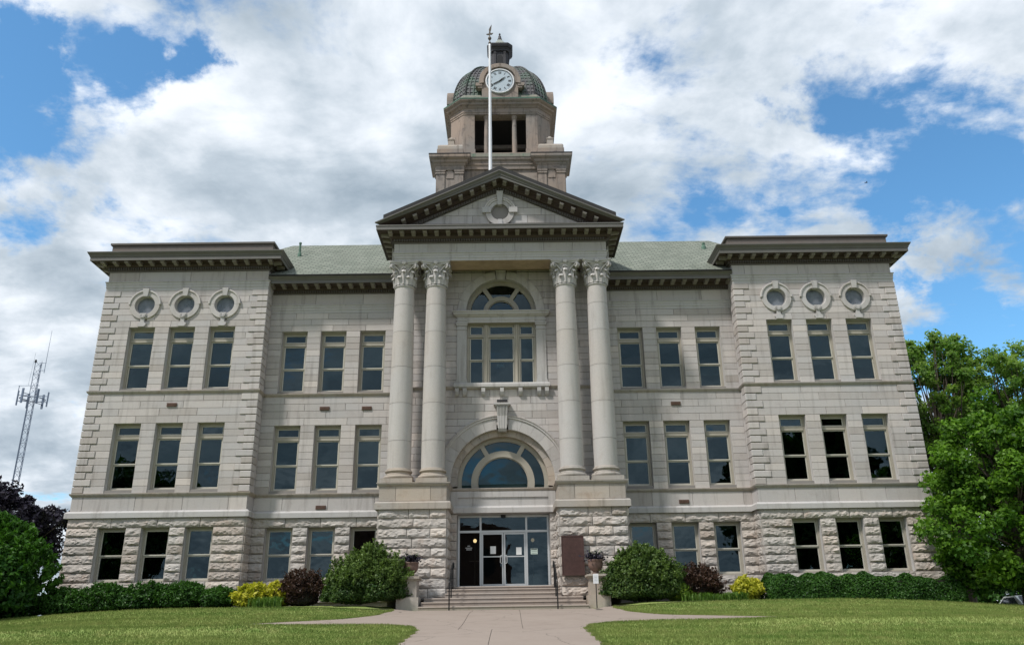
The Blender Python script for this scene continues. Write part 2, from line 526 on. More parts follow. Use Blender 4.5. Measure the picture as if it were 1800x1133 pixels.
def concrete_mat():
    m, k = mat('path_concrete')
    geo = k.n('ShaderNodeNewGeometry')
    pos = geo.outputs['Position']
    n = k.noise(pos, 0.5, 5, 0.6); n2 = k.noise(pos, 55, 4, 0.7); n3 = k.noise(pos, 1.3, 7, 0.7)
    c = k.mix(n, (0.255, 0.208, 0.178), (0.31, 0.258, 0.222))
    c = k.mix(k.n('ShaderNodeMapRange', {0: n3, 1: 0.50, 2: 0.68, 3: 0, 4: 0.6}).outputs[0], c, (0.235, 0.19, 0.16))
    wv = k.vmath('ADD', pos, k.vmath('MULTIPLY', k.noise(pos, 2.0, 5, 0.6, 0, 1), (0.5, 0.5, 0.0)).outputs[0]).outputs[0]
    vo = k.n('ShaderNodeTexVoronoi', {'Vector': wv, 'Scale': 0.33}, feature='DISTANCE_TO_EDGE')
    c = k.mix(k.n('ShaderNodeMapRange', {0: vo.outputs['Distance'], 1: 0.002, 2: 0.006, 3: 0.65, 4: 0.0}).outputs[0], c, (0.12, 0.10, 0.085))
    f = k.math('ADD', 0.86, k.math('MULTIPLY', n2, 0.28))
    cc = k.vmath('SCALE', c); k.link(f, cc.inputs[3])
    b = k.n('ShaderNodeBsdfPrincipled', {'Base Color': cc.outputs[0], 'Roughness': 0.9, 'Specular IOR Level': 0.3})
    bp = k.n('ShaderNodeBump', {'Height': n2, 'Strength': 0.2, 'Distance': 0.01})
    k.link(bp.outputs[0], b.inputs['Normal'])
    finish(k, b.outputs[0])
    return m


M['concrete'] = concrete_mat()


def grass_mat(name, blades):
    m, k = mat(name)
    geo = k.n('ShaderNodeNewGeometry')
    pos = geo.outputs['Position']
    sp = k.n('ShaderNodeSeparateXYZ', {0: pos})
    n = k.noise(pos, 0.35, 4, 0.6); n2 = k.noise(pos, 2.4, 4, 0.6); n3 = k.noise(pos, 26, 3, 0.6)
    # faint mowing stripes running across the lawn
    st = k.math('SINE', k.math('ADD', k.math('MULTIPLY', k.math('ADD', sp.outputs[1], k.math('MULTIPLY', sp.outputs[0], 0.16)), 4.6), k.math('MULTIPLY', n, 3.0)))
    c = k.mix(k.n('ShaderNodeMapRange', {0: n, 1: 0.35, 2: 0.65, 3: 0, 4: 1}).outputs[0], (0.135, 0.208, 0.050), (0.205, 0.258, 0.075))
    c = k.mix(k.n('ShaderNodeMapRange', {0: n2, 1: 0.46, 2: 0.66, 3: 0, 4: 0.75}).outputs[0], c, (0.275, 0.29, 0.105))
    c = k.mix(k.n('ShaderNodeMapRange', {0: st, 1: -0.3, 2: 0.7, 3: 0, 4: 0.5}).outputs[0], c, (0.26, 0.315, 0.10))
    if not blades:
        far = k.math('MAXIMUM', k.math('ABSOLUTE', sp.outputs[0]), k.math('MAXIMUM', k.math('MULTIPLY', sp.outputs[1], -0.72), sp.outputs[1]))
        c = k.mix(k.n('ShaderNodeMapRange', {0: far, 1: 25.0, 2: 31.0, 3: 0, 4: 1}).outputs[0], c, (0.20, 0.185, 0.165))
    at = k.n('ShaderNodeAttribute', attribute_name='tint')
    f = k.math('ADD', k.math('ADD', 0.78, k.math('MULTIPLY', n3, 0.4)), k.math('MULTIPLY', at.outputs['Fac'], 0.16))
    cc = k.vmath('SCALE', c); k.link(f, cc.inputs[3])
    if blades:
        d = k.n('ShaderNodeBsdfDiffuse', {'Color': cc.outputs[0]})
        t = k.n('ShaderNodeBsdfTranslucent', {'Color': cc.outputs[0]})
        mx = k.n('ShaderNodeMixShader', {0: 0.35, 1: d.outputs[0], 2: t.outputs[0]})
        finish(k, mx.outputs[0])
    else:
        b = k.n('ShaderNodeBsdfPrincipled', {'Base Color': cc.outputs[0], 'Roughness': 0.95, 'Specular IOR Level': 0.1})
        finish(k, b.outputs[0])
    return m


M['grass'] = grass_mat('lawn_grass', True)
M['lawn'] = grass_mat('lawn_ground', False)


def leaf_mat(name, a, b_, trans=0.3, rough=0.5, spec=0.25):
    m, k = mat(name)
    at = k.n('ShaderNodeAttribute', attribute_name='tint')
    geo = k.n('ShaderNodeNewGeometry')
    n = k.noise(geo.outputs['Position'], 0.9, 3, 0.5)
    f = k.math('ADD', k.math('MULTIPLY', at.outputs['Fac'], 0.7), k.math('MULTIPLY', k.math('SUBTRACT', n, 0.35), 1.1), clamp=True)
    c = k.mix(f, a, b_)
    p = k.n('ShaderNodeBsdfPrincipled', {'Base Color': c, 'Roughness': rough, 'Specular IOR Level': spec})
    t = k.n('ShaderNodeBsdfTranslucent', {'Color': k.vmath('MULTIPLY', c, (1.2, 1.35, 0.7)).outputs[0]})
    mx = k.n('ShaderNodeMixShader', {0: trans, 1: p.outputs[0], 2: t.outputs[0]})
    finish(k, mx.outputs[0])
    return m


M['leaf_maple'] = leaf_mat('maple_leaves', (0.035, 0.10, 0.010), (0.165, 0.31, 0.035), 0.42)
M['leaf_tall'] = leaf_mat('tall_tree_leaves', (0.10, 0.20, 0.04), (0.27, 0.38, 0.09), 0.5)
M['leaf_purple'] = leaf_mat('purple_plum_leaves', (0.012, 0.011, 0.022), (0.032, 0.026, 0.046), 0.2)
M['leaf_yew'] = leaf_mat('yew_leaves', (0.014, 0.060, 0.008), (0.070, 0.18, 0.018), 0.25)
M['leaf_hedge'] = leaf_mat('hedge_leaves', (0.014, 0.050, 0.008), (0.058, 0.15, 0.020), 0.25)
M['leaf_shrub'] = leaf_mat('big_shrub_leaves', (0.028, 0.065, 0.014), (0.16, 0.235, 0.06), 0.3)
M['leaf_yellow'] = leaf_mat('golden_shrub_leaves', (0.22, 0.26, 0.02), (0.62, 0.56, 0.06), 0.35)
M['leaf_lime'] = leaf_mat('lime_leaves', (0.10, 0.19, 0.02), (0.26, 0.34, 0.04), 0.3)
M['leaf_barberry'] = leaf_mat('barberry_leaves', (0.026, 0.015, 0.011), (0.080, 0.042, 0.028), 0.2)
M['leaf_lily'] = leaf_mat('daylily_leaves', (0.06, 0.14, 0.02), (0.15, 0.25, 0.04), 0.35)
M['bark'] = plain('tree_bark', (0.075, 0.06, 0.048), 0.95, var=0.25, scale=6, bump=0.6)
M['twig'] = plain('shade_core_dark', (0.02, 0.018, 0.012), 0.95, var=0.2)  # near-black for the solid cores that stand in for shaded twigs
M['brick'] = plain('red_brick', (0.16, 0.075, 0.055), 0.9, var=0.15, scale=3)
M['galv'] = plain('galvanised_steel', (0.15, 0.19, 0.26), 0.55, 0.4, var=0.1)
M['car_white'] = plain('white_car_paint', (0.62, 0.64, 0.66), 0.2, 0.1, var=0.02)
M['car_red'] = plain('red_car_paint', (0.42, 0.015, 0.015), 0.2, 0.1, var=0.02)
M['car_glass'] = plain('car_window_glass', (0.02, 0.024, 0.03), 0.05, var=0.02)
M['tyre'] = plain('tyre_rubber', (0.02, 0.02, 0.02), 0.8, var=0.05)
M['rim'] = plain('wheel_rim', (0.45, 0.45, 0.46), 0.3, 0.7, var=0.05)
M['asphalt'] = plain('street_asphalt', (0.05, 0.05, 0.052), 0.95, var=0.12, scale=4)
M['lamp_red'] = plain('tail_lamp_red', (0.4, 0.01, 0.01), 0.2, var=0.02)

# ================================================================ ground
DD = [-50, 0.0, 0.6, 1.4, 2.6, 4.2, 6.8, 11.5, 18.0, 28.0, 34.0, 60.0, 9000]
ZZ = [0.30, 0.30, 0.265, 0.17, 0.02, -0.11, -0.30, -0.585, -1.0, -1.62, -1.74, -1.75, -1.75]


def ground(X, Y):
    X = np.asarray(X, float); Y = np.asarray(Y, float)
    dx = np.maximum(np.abs(X) - 16.5, 0); dy = np.maximum(np.maximum(-2.4 - Y, Y - 27), 0)
    d = np.hypot(dx, dy)
    z = np.interp(d, DD, ZZ)
    e = np.clip((np.abs(X) - 10.5) / 8.5, 0, 1)
    z = z - 0.34 * e * e * (3 - 2 * e) * np.clip((34 - d) / 20, 0, 1)
    near = np.clip((4.6 - np.abs(X)) / 1.6, 0, 1) * np.clip((Y + 6.5) / 2.5, 0, 1)     # the path runs in level with the bottom step
    z = z * (1 - near) + np.minimum(z, 0.085 + (Y + 2.8) * 0.052) * near
    yl = np.interp(np.abs(X), [0, 5, 8, 14, 24], [-9.05, -9.05, -9.35, -10.05, -10.75]) - 1.0
    lip = np.clip((np.abs(X) - np.where(X < 0, 3.6, 4.4)) / 2.8, 0, 1)
    z = z + 0.135 * lip * lip * (3 - 2 * lip) * np.exp(-((Y - yl) / 0.85) ** 2) * (np.abs(X) < 40)
    return z + 0.018 * np.sin(X * 0.7 + 1.3) * np.sin(Y * 0.9) * np.clip(d / 3, 0, 1)


def graded(lo, hi, fine_lo, fine_hi, fine, coarse):
    a = list(np.arange(fine_lo, fine_hi + 1e-6, fine))
    s = fine
    x = fine_hi
    while x < hi:
        s *= 1.35; s = min(s, coarse); x += s; a.append(min(x, hi))
    s = fine
    x = fine_lo
    while x > lo:
        s *= 1.35; s = min(s, coarse); x -= s; a.append(max(x, lo))
    return np.array(sorted(set(a)))


gx = graded(-2500, 2500, -26, 26, 0.4, 400)
gy = graded(-1500, 3000, -32, 30, 0.4, 400)
GX, GY = np.meshgrid(gx, gy)
GZ = ground(GX, GY)
nx, ny = len(gx), len(gy)
gm = bpy.data.meshes.new('ground')
idx = np.arange(nx * ny).reshape(ny, nx)
q = np.stack([idx[:-1, :-1], idx[:-1, 1:], idx[1:, 1:], idx[1:, :-1]], -1).reshape(-1, 4)
gm.from_pydata(np.stack([GX.ravel(), GY.ravel(), GZ.ravel()], -1).tolist(), [], q.tolist())
gm.materials.append(M['lawn'])
gm.polygons.foreach_set('use_smooth', [True] * len(gm.polygons))
structure(link('ground', gm))

# street behind the camera and to the far right
mb = MB()
mb.box(-300, 300, -46, -37, -1.9, -1.735)
structure(mb.obj('street', M['asphalt']))
mb = MB()
mb.box(40, 49, -36.9, 200, -1.9, -1.74)
structure(mb.obj('street', M['asphalt']))

# ---- concrete walk with its two side branches
HALF = 1.93
side_far = [(3.52, -2.90), (3.56, -4.2), (3.78, -5.6), (4.45, -6.9), (5.8, -7.75), (8.0, -8.35), (14.0, -9.1), (24.0, -9.8)]
side_near = [(24.0, -10.75), (14.0, -10.05), (8.0, -9.35), (5.2, -9.05), (3.6, -9.0), (2.75, -9.2), (2.2, -9.8), (HALF, -10.9)]


def smooth_line(pts, n=5):
    out = []
    P = [Vector((*p, 0)) for p in pts]
    for i in range(len(P) - 1):
        a, b = P[i], P[i + 1]
        p0 = P[i - 1] if i else a; p3 = P[i + 2] if i + 2 < len(P) else b
        for k in range(n):
            t = k / n
            out.append(tuple((0.5 * ((2 * a) + (b - p0) * t + (2 * p0 - 5 * a + 4 * b - p3) * t * t + (3 * a - p0 - 3 * b + p3) * t ** 3))[:2]))
    out.append(tuple(P[-1][:2]))
    return out


far_r, near_r = smooth_line(side_far), smooth_line(side_near)
MIR = lambda L: [(-x, y) for x, y in L]
WALK = far_r + near_r + [(HALF, -36.9), (-HALF, -36.9)] + MIR(near_r)[::-1] + MIR(far_r)[::-1]


def clip_half(poly, a, b, c):
    """keep a*x+b*y<=c"""
    out = []
    for i in range(len(poly)):
        p, q = poly[i - 1], poly[i]
        dp = a * p[0] + b * p[1] - c; dq = a * q[0] + b * q[1] - c
        if (dp <= 0) != (dq <= 0):
            t = dp / (dp - dq)
            out.append((p[0] + (q[0] - p[0]) * t, p[1] + (q[1] - p[1]) * t))
        if dq <= 0:
            out.append(q)
    return out


def inside(poly, x, y):
    x = np.asarray(x); y = np.asarray(y)
    r = np.zeros(x.shape, bool)
    n = len(poly)
    for i in range(n):
        x0, y0 = poly[i]; x1, y1 = poly[(i + 1) % n]
        if y0 == y1:
            continue
        c = ((y0 > y) != (y1 > y)) & (x < (x1 - x0) * (y - y0) / (y1 - y0) + x0)
        r ^= c
    return r


def slab(poly, parent, gap=0.012, lift=0.014):
    xs = [p[0] for p in poly]; ys = [p[1] for p in poly]
    dense = []
    for i in range(len(poly)):
        a, b = Vector(poly[i - 1]), Vector(poly[i])
        k = max(1, int((b - a).length / 0.6))
        for j in range(k):
            dense.append(a + (b - a) * (j + 1) / k)
    pts = [Vector(p) for p in dense]
    gx_, gy_ = np.meshgrid(np.arange(min(xs) + .3, max(xs), .55), np.arange(min(ys) + .3, max(ys), .55))
    m = inside(poly, gx_, gy_)
    inner = [Vector((float(a), float(b))) for a, b in zip(gx_[m], gy_[m])]
    n = len(pts)
    v, e, f, *_ = delaunay_2d_cdt(pts + inner, [(i, (i + 1) % n) for i in range(n)], [], 1, 1e-4)
    z = ground([p.x for p in v], [p.y for p in v]) + lift
    mb = MB()
    mb.add([(p.x, p.y, float(zz)) for p, zz in zip(v, z)], [tuple(t) for t in f])
    # a little thickness at the rim
    zr = ground([p.x for p in dense], [p.y for p in dense])
    o = [(p.x, p.y, float(a) + lift) for p, a in zip(dense, zr)] + [(p.x, p.y, float(a) - 0.06) for p, a in zip(dense, zr)]
    mb.add(o, [(i, (i + 1) % n, (i + 1) % n + n, i + n) for i in range(n)])
    return mb.obj('slab', M['concrete'], parent, recalc=False)


walk = structure(link('path', None))
_b = slab(WALK, walk, lift=.006); _b.name = 'path_bed'; _b.data.materials[0] = plain('joint_grit', (0.10, 0.085, 0.07), 0.95)
g_ = 0.007
fore = clip_half(clip_half(clip_half(WALK, 0, -1, 10.9 - g_), 1, 0, 4.6), -1, 0, 4.6)
slab(clip_half(fore, 1, 0, -0.97 - g_), walk)
slab(clip_half(clip_half(fore, -1, 0, 0.97 - g_), 1, 0, 0.5 - g_), walk)
slab(clip_half(fore, -1, 0, -0.5 - g_), walk)
for y0, y1 in ((-10.9, -15.2), (-15.2, -21), (-21, -28), (-28, -36.8)):
    seg = clip_half(clip_half(WALK, 0, 1, y0 - g_), 0, -1, -y1 - g_)
    slab(clip_half(seg, 1, 0, -0.2 - g_), walk)
    slab(clip_half(seg, -1, 0, 0.2 - g_), walk)
for s in (1, -1):
    cuts = [4.6, 6.0, 7.8, 10.0, 13.0, 18.0, 24.0]
    for a, b in zip(cuts, cuts[1:]):
        pc = clip_half(clip_half(WALK, s, 0, b - g_), -s, 0, -a - g_)
        pc = clip_half(pc, 0, -1, 12.0)
        if len(pc) > 2:
            slab(pc, walk)

# ---- planting beds of bare soil along the foot of the walls
def bed(pts):
    n = len(pts)
    mb = MB()
    v = [Vector(p) for p in pts]
    vv, e, f, *_ = delaunay_2d_cdt(v, [(i, (i + 1) % n) for i in range(n)], [], 1, 1e-4)
    z = ground([p.x for p in vv], [p.y for p in vv]) + 0.02
    mb.add([(p.x, p.y, float(a)) for p, a in zip(vv, z)], [tuple(t) for t in f])
    o = mb.obj('planting_bed', M['soil'])
    return structure(o)


BEDL = smooth_line([(-17.3, -2.75), (-13, -2.9), (-9, -2.85), (-6.2, -3.2), (-4.6, -3.75), (-3.6, -3.3)], 4)
BEDR = smooth_line([(17.3, -2.75), (13, -2.9), (9, -2.85), (6.2, -3.1), (4.6, -3.7), (3.6, -3.25)], 4)
bed(BEDL + [(-3.5, -2.8), (-2.95, -1.5), (-4.5, 0.6), (-9.3, 0.6), (-9.4, -.1), (-17.3, -.1)])
bed((BEDR + [(3.5, -2.8), (2.95, -1.5), (4.5, 0.6), (9.3, 0.6), (9.4, -.1), (17.3, -.1)])[::-1])

# ================================================================ the courthouse
court = thing('courthouse', 'grey limestone courthouse with columned portico, projecting wings and clock tower', 'courthouse')
XO, XI, XB = 15.97, 9.47, 4.16
YC = 0.74
ZS1, ZS2 = 4.38, 8.30
ZWT, ZWB = 3.74, 3.48
OUT = [(-XO, 26), (-XO, 0), (-XI, 0), (-XI, YC), (-XB, YC), (-XB, 0), (XB, 0), (XB, YC), (XI, YC), (XI, 0), (XO, 0), (XO, 26)]
WX = [14.32, 12.725, 11.13]            # wing windows
SX = [8.415, 6.83, 5.24]               # windows between wing and portico
WW = 1.025
WZ = [(1.23, 3.13), (4.50, 7.02), (8.385, 10.91)]
ZOC, ROC = 11.85, 0.62


def wall_open(mb, x0, x1, z0, z1, y, ops, depth=0.34):
    xs = sorted({x0, x1, *[o[0] for o in ops], *[o[1] for o in ops]})
    zs = sorted({z0, z1, *[o[2] for o in ops], *[o[3] for o in ops]})
    for i in range(len(xs) - 1):
        for j in range(len(zs) - 1):
            cx, cz = (xs[i] + xs[i + 1]) / 2, (zs[j] + zs[j + 1]) / 2
            if any(o[0] < cx < o[1] and o[2] < cz < o[3] for o in ops):
                continue
            mb.add([(xs[i], y, zs[j]), (xs[i + 1], y, zs[j]), (xs[i + 1], y, zs[j + 1]), (xs[i], y, zs[j + 1])], [(0, 1, 2, 3)])
    for a, b, c, d in ops:
        yb = y + depth
        mb.add([(a, y, c), (a, yb, c), (a, yb, d), (a, y, d)], [(0, 1, 2, 3)], mi=1)
        mb.add([(b, y, c), (b, y, d), (b, yb, d), (b, yb, c)], [(0, 1, 2, 3)], mi=1)
        mb.add([(a, y, c), (b, y, c), (b, yb, c), (a, yb, c)], [(0, 1, 2, 3)], mi=1)
        mb.add([(a, y, d), (a, yb, d), (b, yb, d), (b, y, d)], [(0, 1, 2, 3)], mi=1)


# ---- backing walls (the mortar bed the stones sit on)
WALLS = []
for s in (-1, 1):
    mb = MB()
    ops = [(s * x - WW / 2, s * x + WW / 2, a, b) for x in WX for a, b in WZ] + [(s * x - .41, s * x + .41, ZOC - .41, ZOC + .41) for x in WX]
    wall_open(mb, min(s * XO, s * XI), max(s * XO, s * XI), 0.0, 13.4, 0.0, ops)
    wl = mb.obj('wall', [M['mortar'], M['trim']], court)
    WALLS.append(('wing', s, wl))
    mb = MB()
    ops = [(s * x - WW / 2, s * x + WW / 2, a, b) for x in SX for a, b in WZ]
    wall_open(mb, min(s * XI, s * XB), max(s * XI, s * XB), 0.0, 12.7, YC, ops)
    wl2 = mb.obj('wall', [M['mortar'], M['trim']], court)
    WALLS.append(('mid', s, wl2))
    # return walls, side wall
    mb = MB()
    mb.box(s * XI - .004, s * XI + .004, 0.0, 6.0, 0, 14.0)
    mb.box(s * XB - .004, s * XB + .004, 0.0, YC, 0, 13.2)
    mb.box(s * XO - .004, s * XO + .004, 0.0, 26, 0, 14.0)
    mb.obj('side_wall', M['ashlar'], court)
mb = MB(); mb.box(-XO, XO, 25.9, 26, 0, 13.9)
mb.obj('rear_wall', M['ashlar'], court)
# dark rooms behind the glass
mb = MB()
for s in (-1, 1):
    a, b = sorted((s * XO, s * XB))
    mb.add([(a, 3.2, 0), (b, 3.2, 0), (b, 3.2, 14), (a, 3.2, 14)], [(0, 1, 2, 3)])
    for z in (3.55, 7.9):
        mb.box(a + .02, b - .02, 1.2, 3.2, z, z + .3)
mb.add([(-XB, 2.6, 4.2), (XB, 2.6, 4.2), (XB, 2.6, 13.2), (-XB, 2.6, 13.2)], [(0, 1, 2, 3)])
mb.obj('interior_wall', M['room'], court)

# ---- courses of dressed stone
CRS2 = [8.30 + i * (12.49 - 8.30) / 16 for i in range(17)]
CRS1 = [4.38 + i * 0.264 for i in range(11)] + [7.02 + (i + 1) * 0.2875 for i in range(4)]
BLOCKS = []            # (size, MB, parent)


def course_blocks(x0, x1, z0, z1, y, cuts, k, parent, length=1.55, jitter=0.12, shift=None):
    """stones of one course between x0 and x1, minus the cut intervals"""
    segs = [(x0, x1)]
    for a, b in cuts:
        ns = []
        for p, q in segs:
            if b <= p or a >= q:
                ns.append((p, q)); continue
            if a > p: ns.append((p, a))
            if b < q: ns.append((b, q))
        segs = ns
    off = (k % 2) * length / 2 if shift is None else shift
    for p, q in segs:
        if q - p < 0.06:
            continue
        js = [p]
        j = math.floor((p - off) / length) * length + off
        while j < q:
            jj = j + random.uniform(-jitter, jitter)
            if jj > js[-1] + 0.3 and jj < q - 0.3:
                js.append(jj)
            j += length
        js.append(q)
        for a, b in zip(js, js[1:]):
            t = random.uniform(-1, 1)
            if random.random() < .06: t *= 1.7
            mb = MB(); mb.block(a, b, z0, z1, y, 0.022, tint=t)
            BLOCKS.append(((b - a) * (z1 - z0), mb, parent))


def stair(cx, cz, r, z0, z1):
    """half width to leave out of a course z0..z1 for a round opening"""
    near = 0 if z0 < cz < z1 else min(abs(z0 - cz), abs(z1 - cz))
    return math.sqrt(r * r - near * near) if near < r else 0.0


QL, QS = 0.60, 0.37
for kind, s, wl in WALLS:
    if kind == 'wing':
        a, b = sorted((s * XO, s * XI)); y = 0.0; cx = WX
    else:
        a, b = sorted((s * XI, s * XB)); y = YC; cx = SX
    for floor, crs in ((1, CRS1), (2, CRS2)):
        for k in range(len(crs) - 1):
            z0, z1 = crs[k], crs[k + 1]
            if kind == 'mid' and z1 > 11.75:
                continue
            m = (z0 + z1) / 2
            w0, w1 = WZ[floor]
            cuts = [(s * x - WW / 2, s * x + WW / 2) for x in cx if w0 - .02 < m < w1]
            q = (QL if k % 2 else QS) if kind == 'wing' else 0.0
            if kind == 'wing' and floor == 2:
                for x in WX:
                    hw = stair(s * x, ZOC, .43, z0, z1)
                    if hw: cuts.append((s * x - hw, s * x + hw))
            top = z1
            if kind == 'mid' and top > 11.70: top = 11.71
            course_blocks(a + q, b - q, z0, top, y, cuts, k + (0 if floor == 1 else 1), wl)
    # plain band between water table and first sill course
    course_blocks(a, b, ZWT, ZS1 - .13, y, [], 0, wl, length=1.75, shift=.3)
    # frieze
    if kind == 'wing':
        course_blocks(a, b, 12.88, 13.31, y, [], 0, wl, length=2.25, shift=.9)
    else:
        course_blocks(a, b, 12.07, 12.54, y, [], 0, wl, length=2.0, shift=.4)

# ---- quoins at the four wing corners
for s in (-1, 1):
    for crs in (CRS1, CRS2):
        for k in range(len(crs) - 1):
            z0, z1 = crs[k] + .016, crs[k + 1] - .016
            L = QL if k % 2 else QS
            D = QS if k % 2 else QL
            for corner in (0, 1):
                mb = MB()
                P = 0.052
                if corner == 0:
                    x0, x1 = s * (XO + P), s * (XO - L)
                    d = D
                else:
                    x0, x1 = s * (XI - P), s * (XI + L)
                    d = min(D, .55)
                a, b = min(x0, x1), max(x0, x1)
                c = .018
                vs = [(a, d, z0), (b, d, z0), (b, d, z1), (a, d, z1), (a, -P + c, z0), (b, -P + c, z0), (b, -P + c, z1), (a, -P + c, z1),
                      (a + c, -P, z0 + c), (b - c, -P, z0 + c), (b - c, -P, z1 - c), (a + c, -P, z1 - c)]
                fs = [(8, 9, 10, 11)]
                for i in range(4):
                    j = (i + 1) % 4
                    fs.append((i, j, j + 4, i + 4)); fs.append((i + 4, j + 4, j + 8, i + 8))
                mb.add(vs, fs, random.uniform(-1.3, 1.1) - .15)
                centred(mb, 'quoin', M['ashlar'], court)

# ---- the middle bay behind the columns
def arc_pts(cx, cz, r, a0, a1, n):
    return [(cx + r * math.cos(a0 + (a1 - a0) * i / n), cz + r * math.sin(a0 + (a1 - a0) * i / n)) for i in range(n + 1)]


ZA, RA = 4.64, 1.96          # great arch
ZU, RU = 11.43, 1.40         # upper fanlight
mb = MB()
wall_open(mb, -XB, XB, 0.0, 3.47, 0.0, [(-1.70, 1.70, 0.88, 3.46)], 0.42)
wall_open(mb, -XB, XB, 3.47, 4.40, 0.0, [], 0)
wall_open(mb, -XB, XB, 6.75, ZU - .06, 0.0, [(-1.37, 1.37, 8.42, 10.97)], 0.40)


def arch_wall(mb, cz, r, z0, z1, x1=XB, n=28):
    for s in (-1, 1):
        mb.add([(s * r, 0, z0), (s * x1, 0, z0), (s * x1, 0, z1), (s * r, 0, z1)], [(0, 1, 2, 3)])
        mb.add([(s * r, 0, z0), (s * r, .5, z0), (s * r, .5, cz), (s * r, 0, cz)], [(0, 1, 2, 3)])
    ps = arc_pts(0, cz, r, math.pi, 0, n)
    for (xa, za), (xb, zb) in zip(ps, ps[1:]):
        mb.add([(xa, 0, min(za, z1)), (xb, 0, min(zb, z1)), (xb, 0, z1), (xa, 0, z1)], [(0, 1, 2, 3)])
        mb.add([(xa, 0, za), (xa, .5, za), (xb, .5, zb), (xb, 0, zb)], [(0, 1, 2, 3)])


arch_wall(mb, ZA, RA + .1, 4.40, 6.75)
arch_wall(mb, ZU, RU + .1, ZU - .06, 13.6)
bay = mb.obj('wall', [M['mortar'], M['trim']], court)
for k in range(len(CRS1) - 1):
    z0, z1 = CRS1[k], CRS1[k + 1]
    hw = stair(0, ZA, RA + .12, z0, z1)
    if z1 < ZA: hw = RA + .1
    course_blocks(-XB, XB, z0, z1, 0.0, [(-hw, hw)] if hw else [], k, bay, length=1.15)
for k in range(len(CRS2)):
    z0 = CRS2[k]; z1 = CRS2[k + 1] if k + 1 < len(CRS2) else 13.0
    z1 = z1 if k + 1 < len(CRS2) else 12.76
    m = (z0 + z1) / 2
    cuts = []
    if 8.40 < m < 11.36: cuts = [(-1.74, 1.74)]
    hw = stair(0, ZU, RU + .08, z0, z1) if z1 > 11.37 else 0
    if hw: cuts.append((-hw, hw))
    course_blocks(-XB, XB, z0, z1, 0.0, cuts, k + 1, bay, length=1.2)
course_blocks(-XB, XB, 12.76, 13.2, 0.0, [(-stair(0, ZU, 1.48, 12.76, 13.2), stair(0, ZU, 1.48, 12.76, 13.2))], 0, bay, length=1.2)
# panelled stone lintel over the doors
mb = MB()
mb.box(-1.95, 1.95, -.055, .2, 3.47, 3.74); mb.box(-1.95, 1.95, -.055, .2, 4.05, 4.27)
mb.box(-1.95, -1.68, -.055, .2, 3.74, 4.05); mb.box(1.68, 1.95, -.055, .2, 3.74, 4.05)
mb.box(-1.68, 1.68, -.012, .2, 3.74, 4.05)
mb.obj('panelled_lintel', M['trim'], court)

# ---- the 300 largest stones are objects, the rest one part
BLOCKS.sort(key=lambda t: -t[0])
rest = MB()
for i, (sz, b, par) in enumerate(BLOCKS):
    if i < 300:
        centred(b, 'ashlar_block', M['ashlar'], par)
    else:
        rest.add(b.v, b.f, b.t[0])
o = rest.obj('ashlar_block_courses', M['ashlar'], court)
o['kind'] = 'stuff'

# ---- string courses, water table, architraves
def string(name, prof, path=OUT, m='trim'):
    mb = MB(); mb.sweep(prof, path)
    return mb.obj(name, M[m], court, recalc=True)


string('string_course', [(-.05, 4.25), (.03, 4.25), (.035, 4.27), (.05, 4.29), (.085, 4.315), (.085, 4.345), (.10, 4.35), (.10, 4.38), (.0, 4.395), (-.05, 4.395)], m='weathered')
string('string_course', [(-.05, 8.165), (.03, 8.165), (.035, 8.19), (.05, 8.205), (.085, 8.235), (.085, 8.265), (.10, 8.27), (.10, 8.30), (.0, 8.315), (-.05, 8.315)], m='weathered')
string('water_table', [(-.05, ZWB), (.13, ZWB), (.13, 3.66), (.05, ZWT), (-.05, ZWT + .005)])
for s in (-1, 1):
    pw_ = [(-XO, 26), (-XO, 0), (-XI, 0), (-XI, YC + .01)]
    if s == 1: pw_ = [(-x, y) for x, y in pw_][::-1]
    string('architrave', [(-.05, 12.49), (.028, 12.49), (.028, 12.61), (.045, 12.62), (.045, 12.73), (.062, 12.74), (.062, 12.825), (.09, 12.845), (.09, 12.875), (-.05, 12.885)], pw_)
    pm_ = [(-XI, YC), (-XB, YC)]
    if s == 1: pm_ = [(-x, y) for x, y in pm_][::-1]
    string('architrave', [(-.05, 11.71), (.028, 11.71), (.028, 11.82), (.045, 11.83), (.045, 11.93), (.062, 11.94), (.062, 12.015), (.09, 12.035), (.09, 12.065), (-.05, 12.075)], pm_)


# ---- cornices with modillions and dentils
def modillion_mesh(w=.15, l=.34, h=.115):
    mb = MB()
    # block with a rounded toe, hanging from z=0, from y=0 (wall side) to y=-l
    prof = [(0, 0), (0, -h * 1.15), (-l * .35, -h * .95), (-l * .7, -h * .8), (-l * .93, -h * .85), (-l, -h * .6), (-l, 0)]
    vs = [(-w / 2, y, z) for y, z in prof] + [(w / 2, y, z) for y, z in prof]
    n = len(prof)
    mb.add(vs, [tuple(range(n)), tuple(range(2 * n - 1, n - 1, -1))] + [(i, (i + 1) % n, (i + 1) % n + n, i + n) for i in range(n)])
    mb.box(-w / 2 - .015, w / 2 + .015, -l - .015, 0, -.03, .004)
    return mb.mesh('modillion', M['modillion'])


MODM = modillion_mesh()


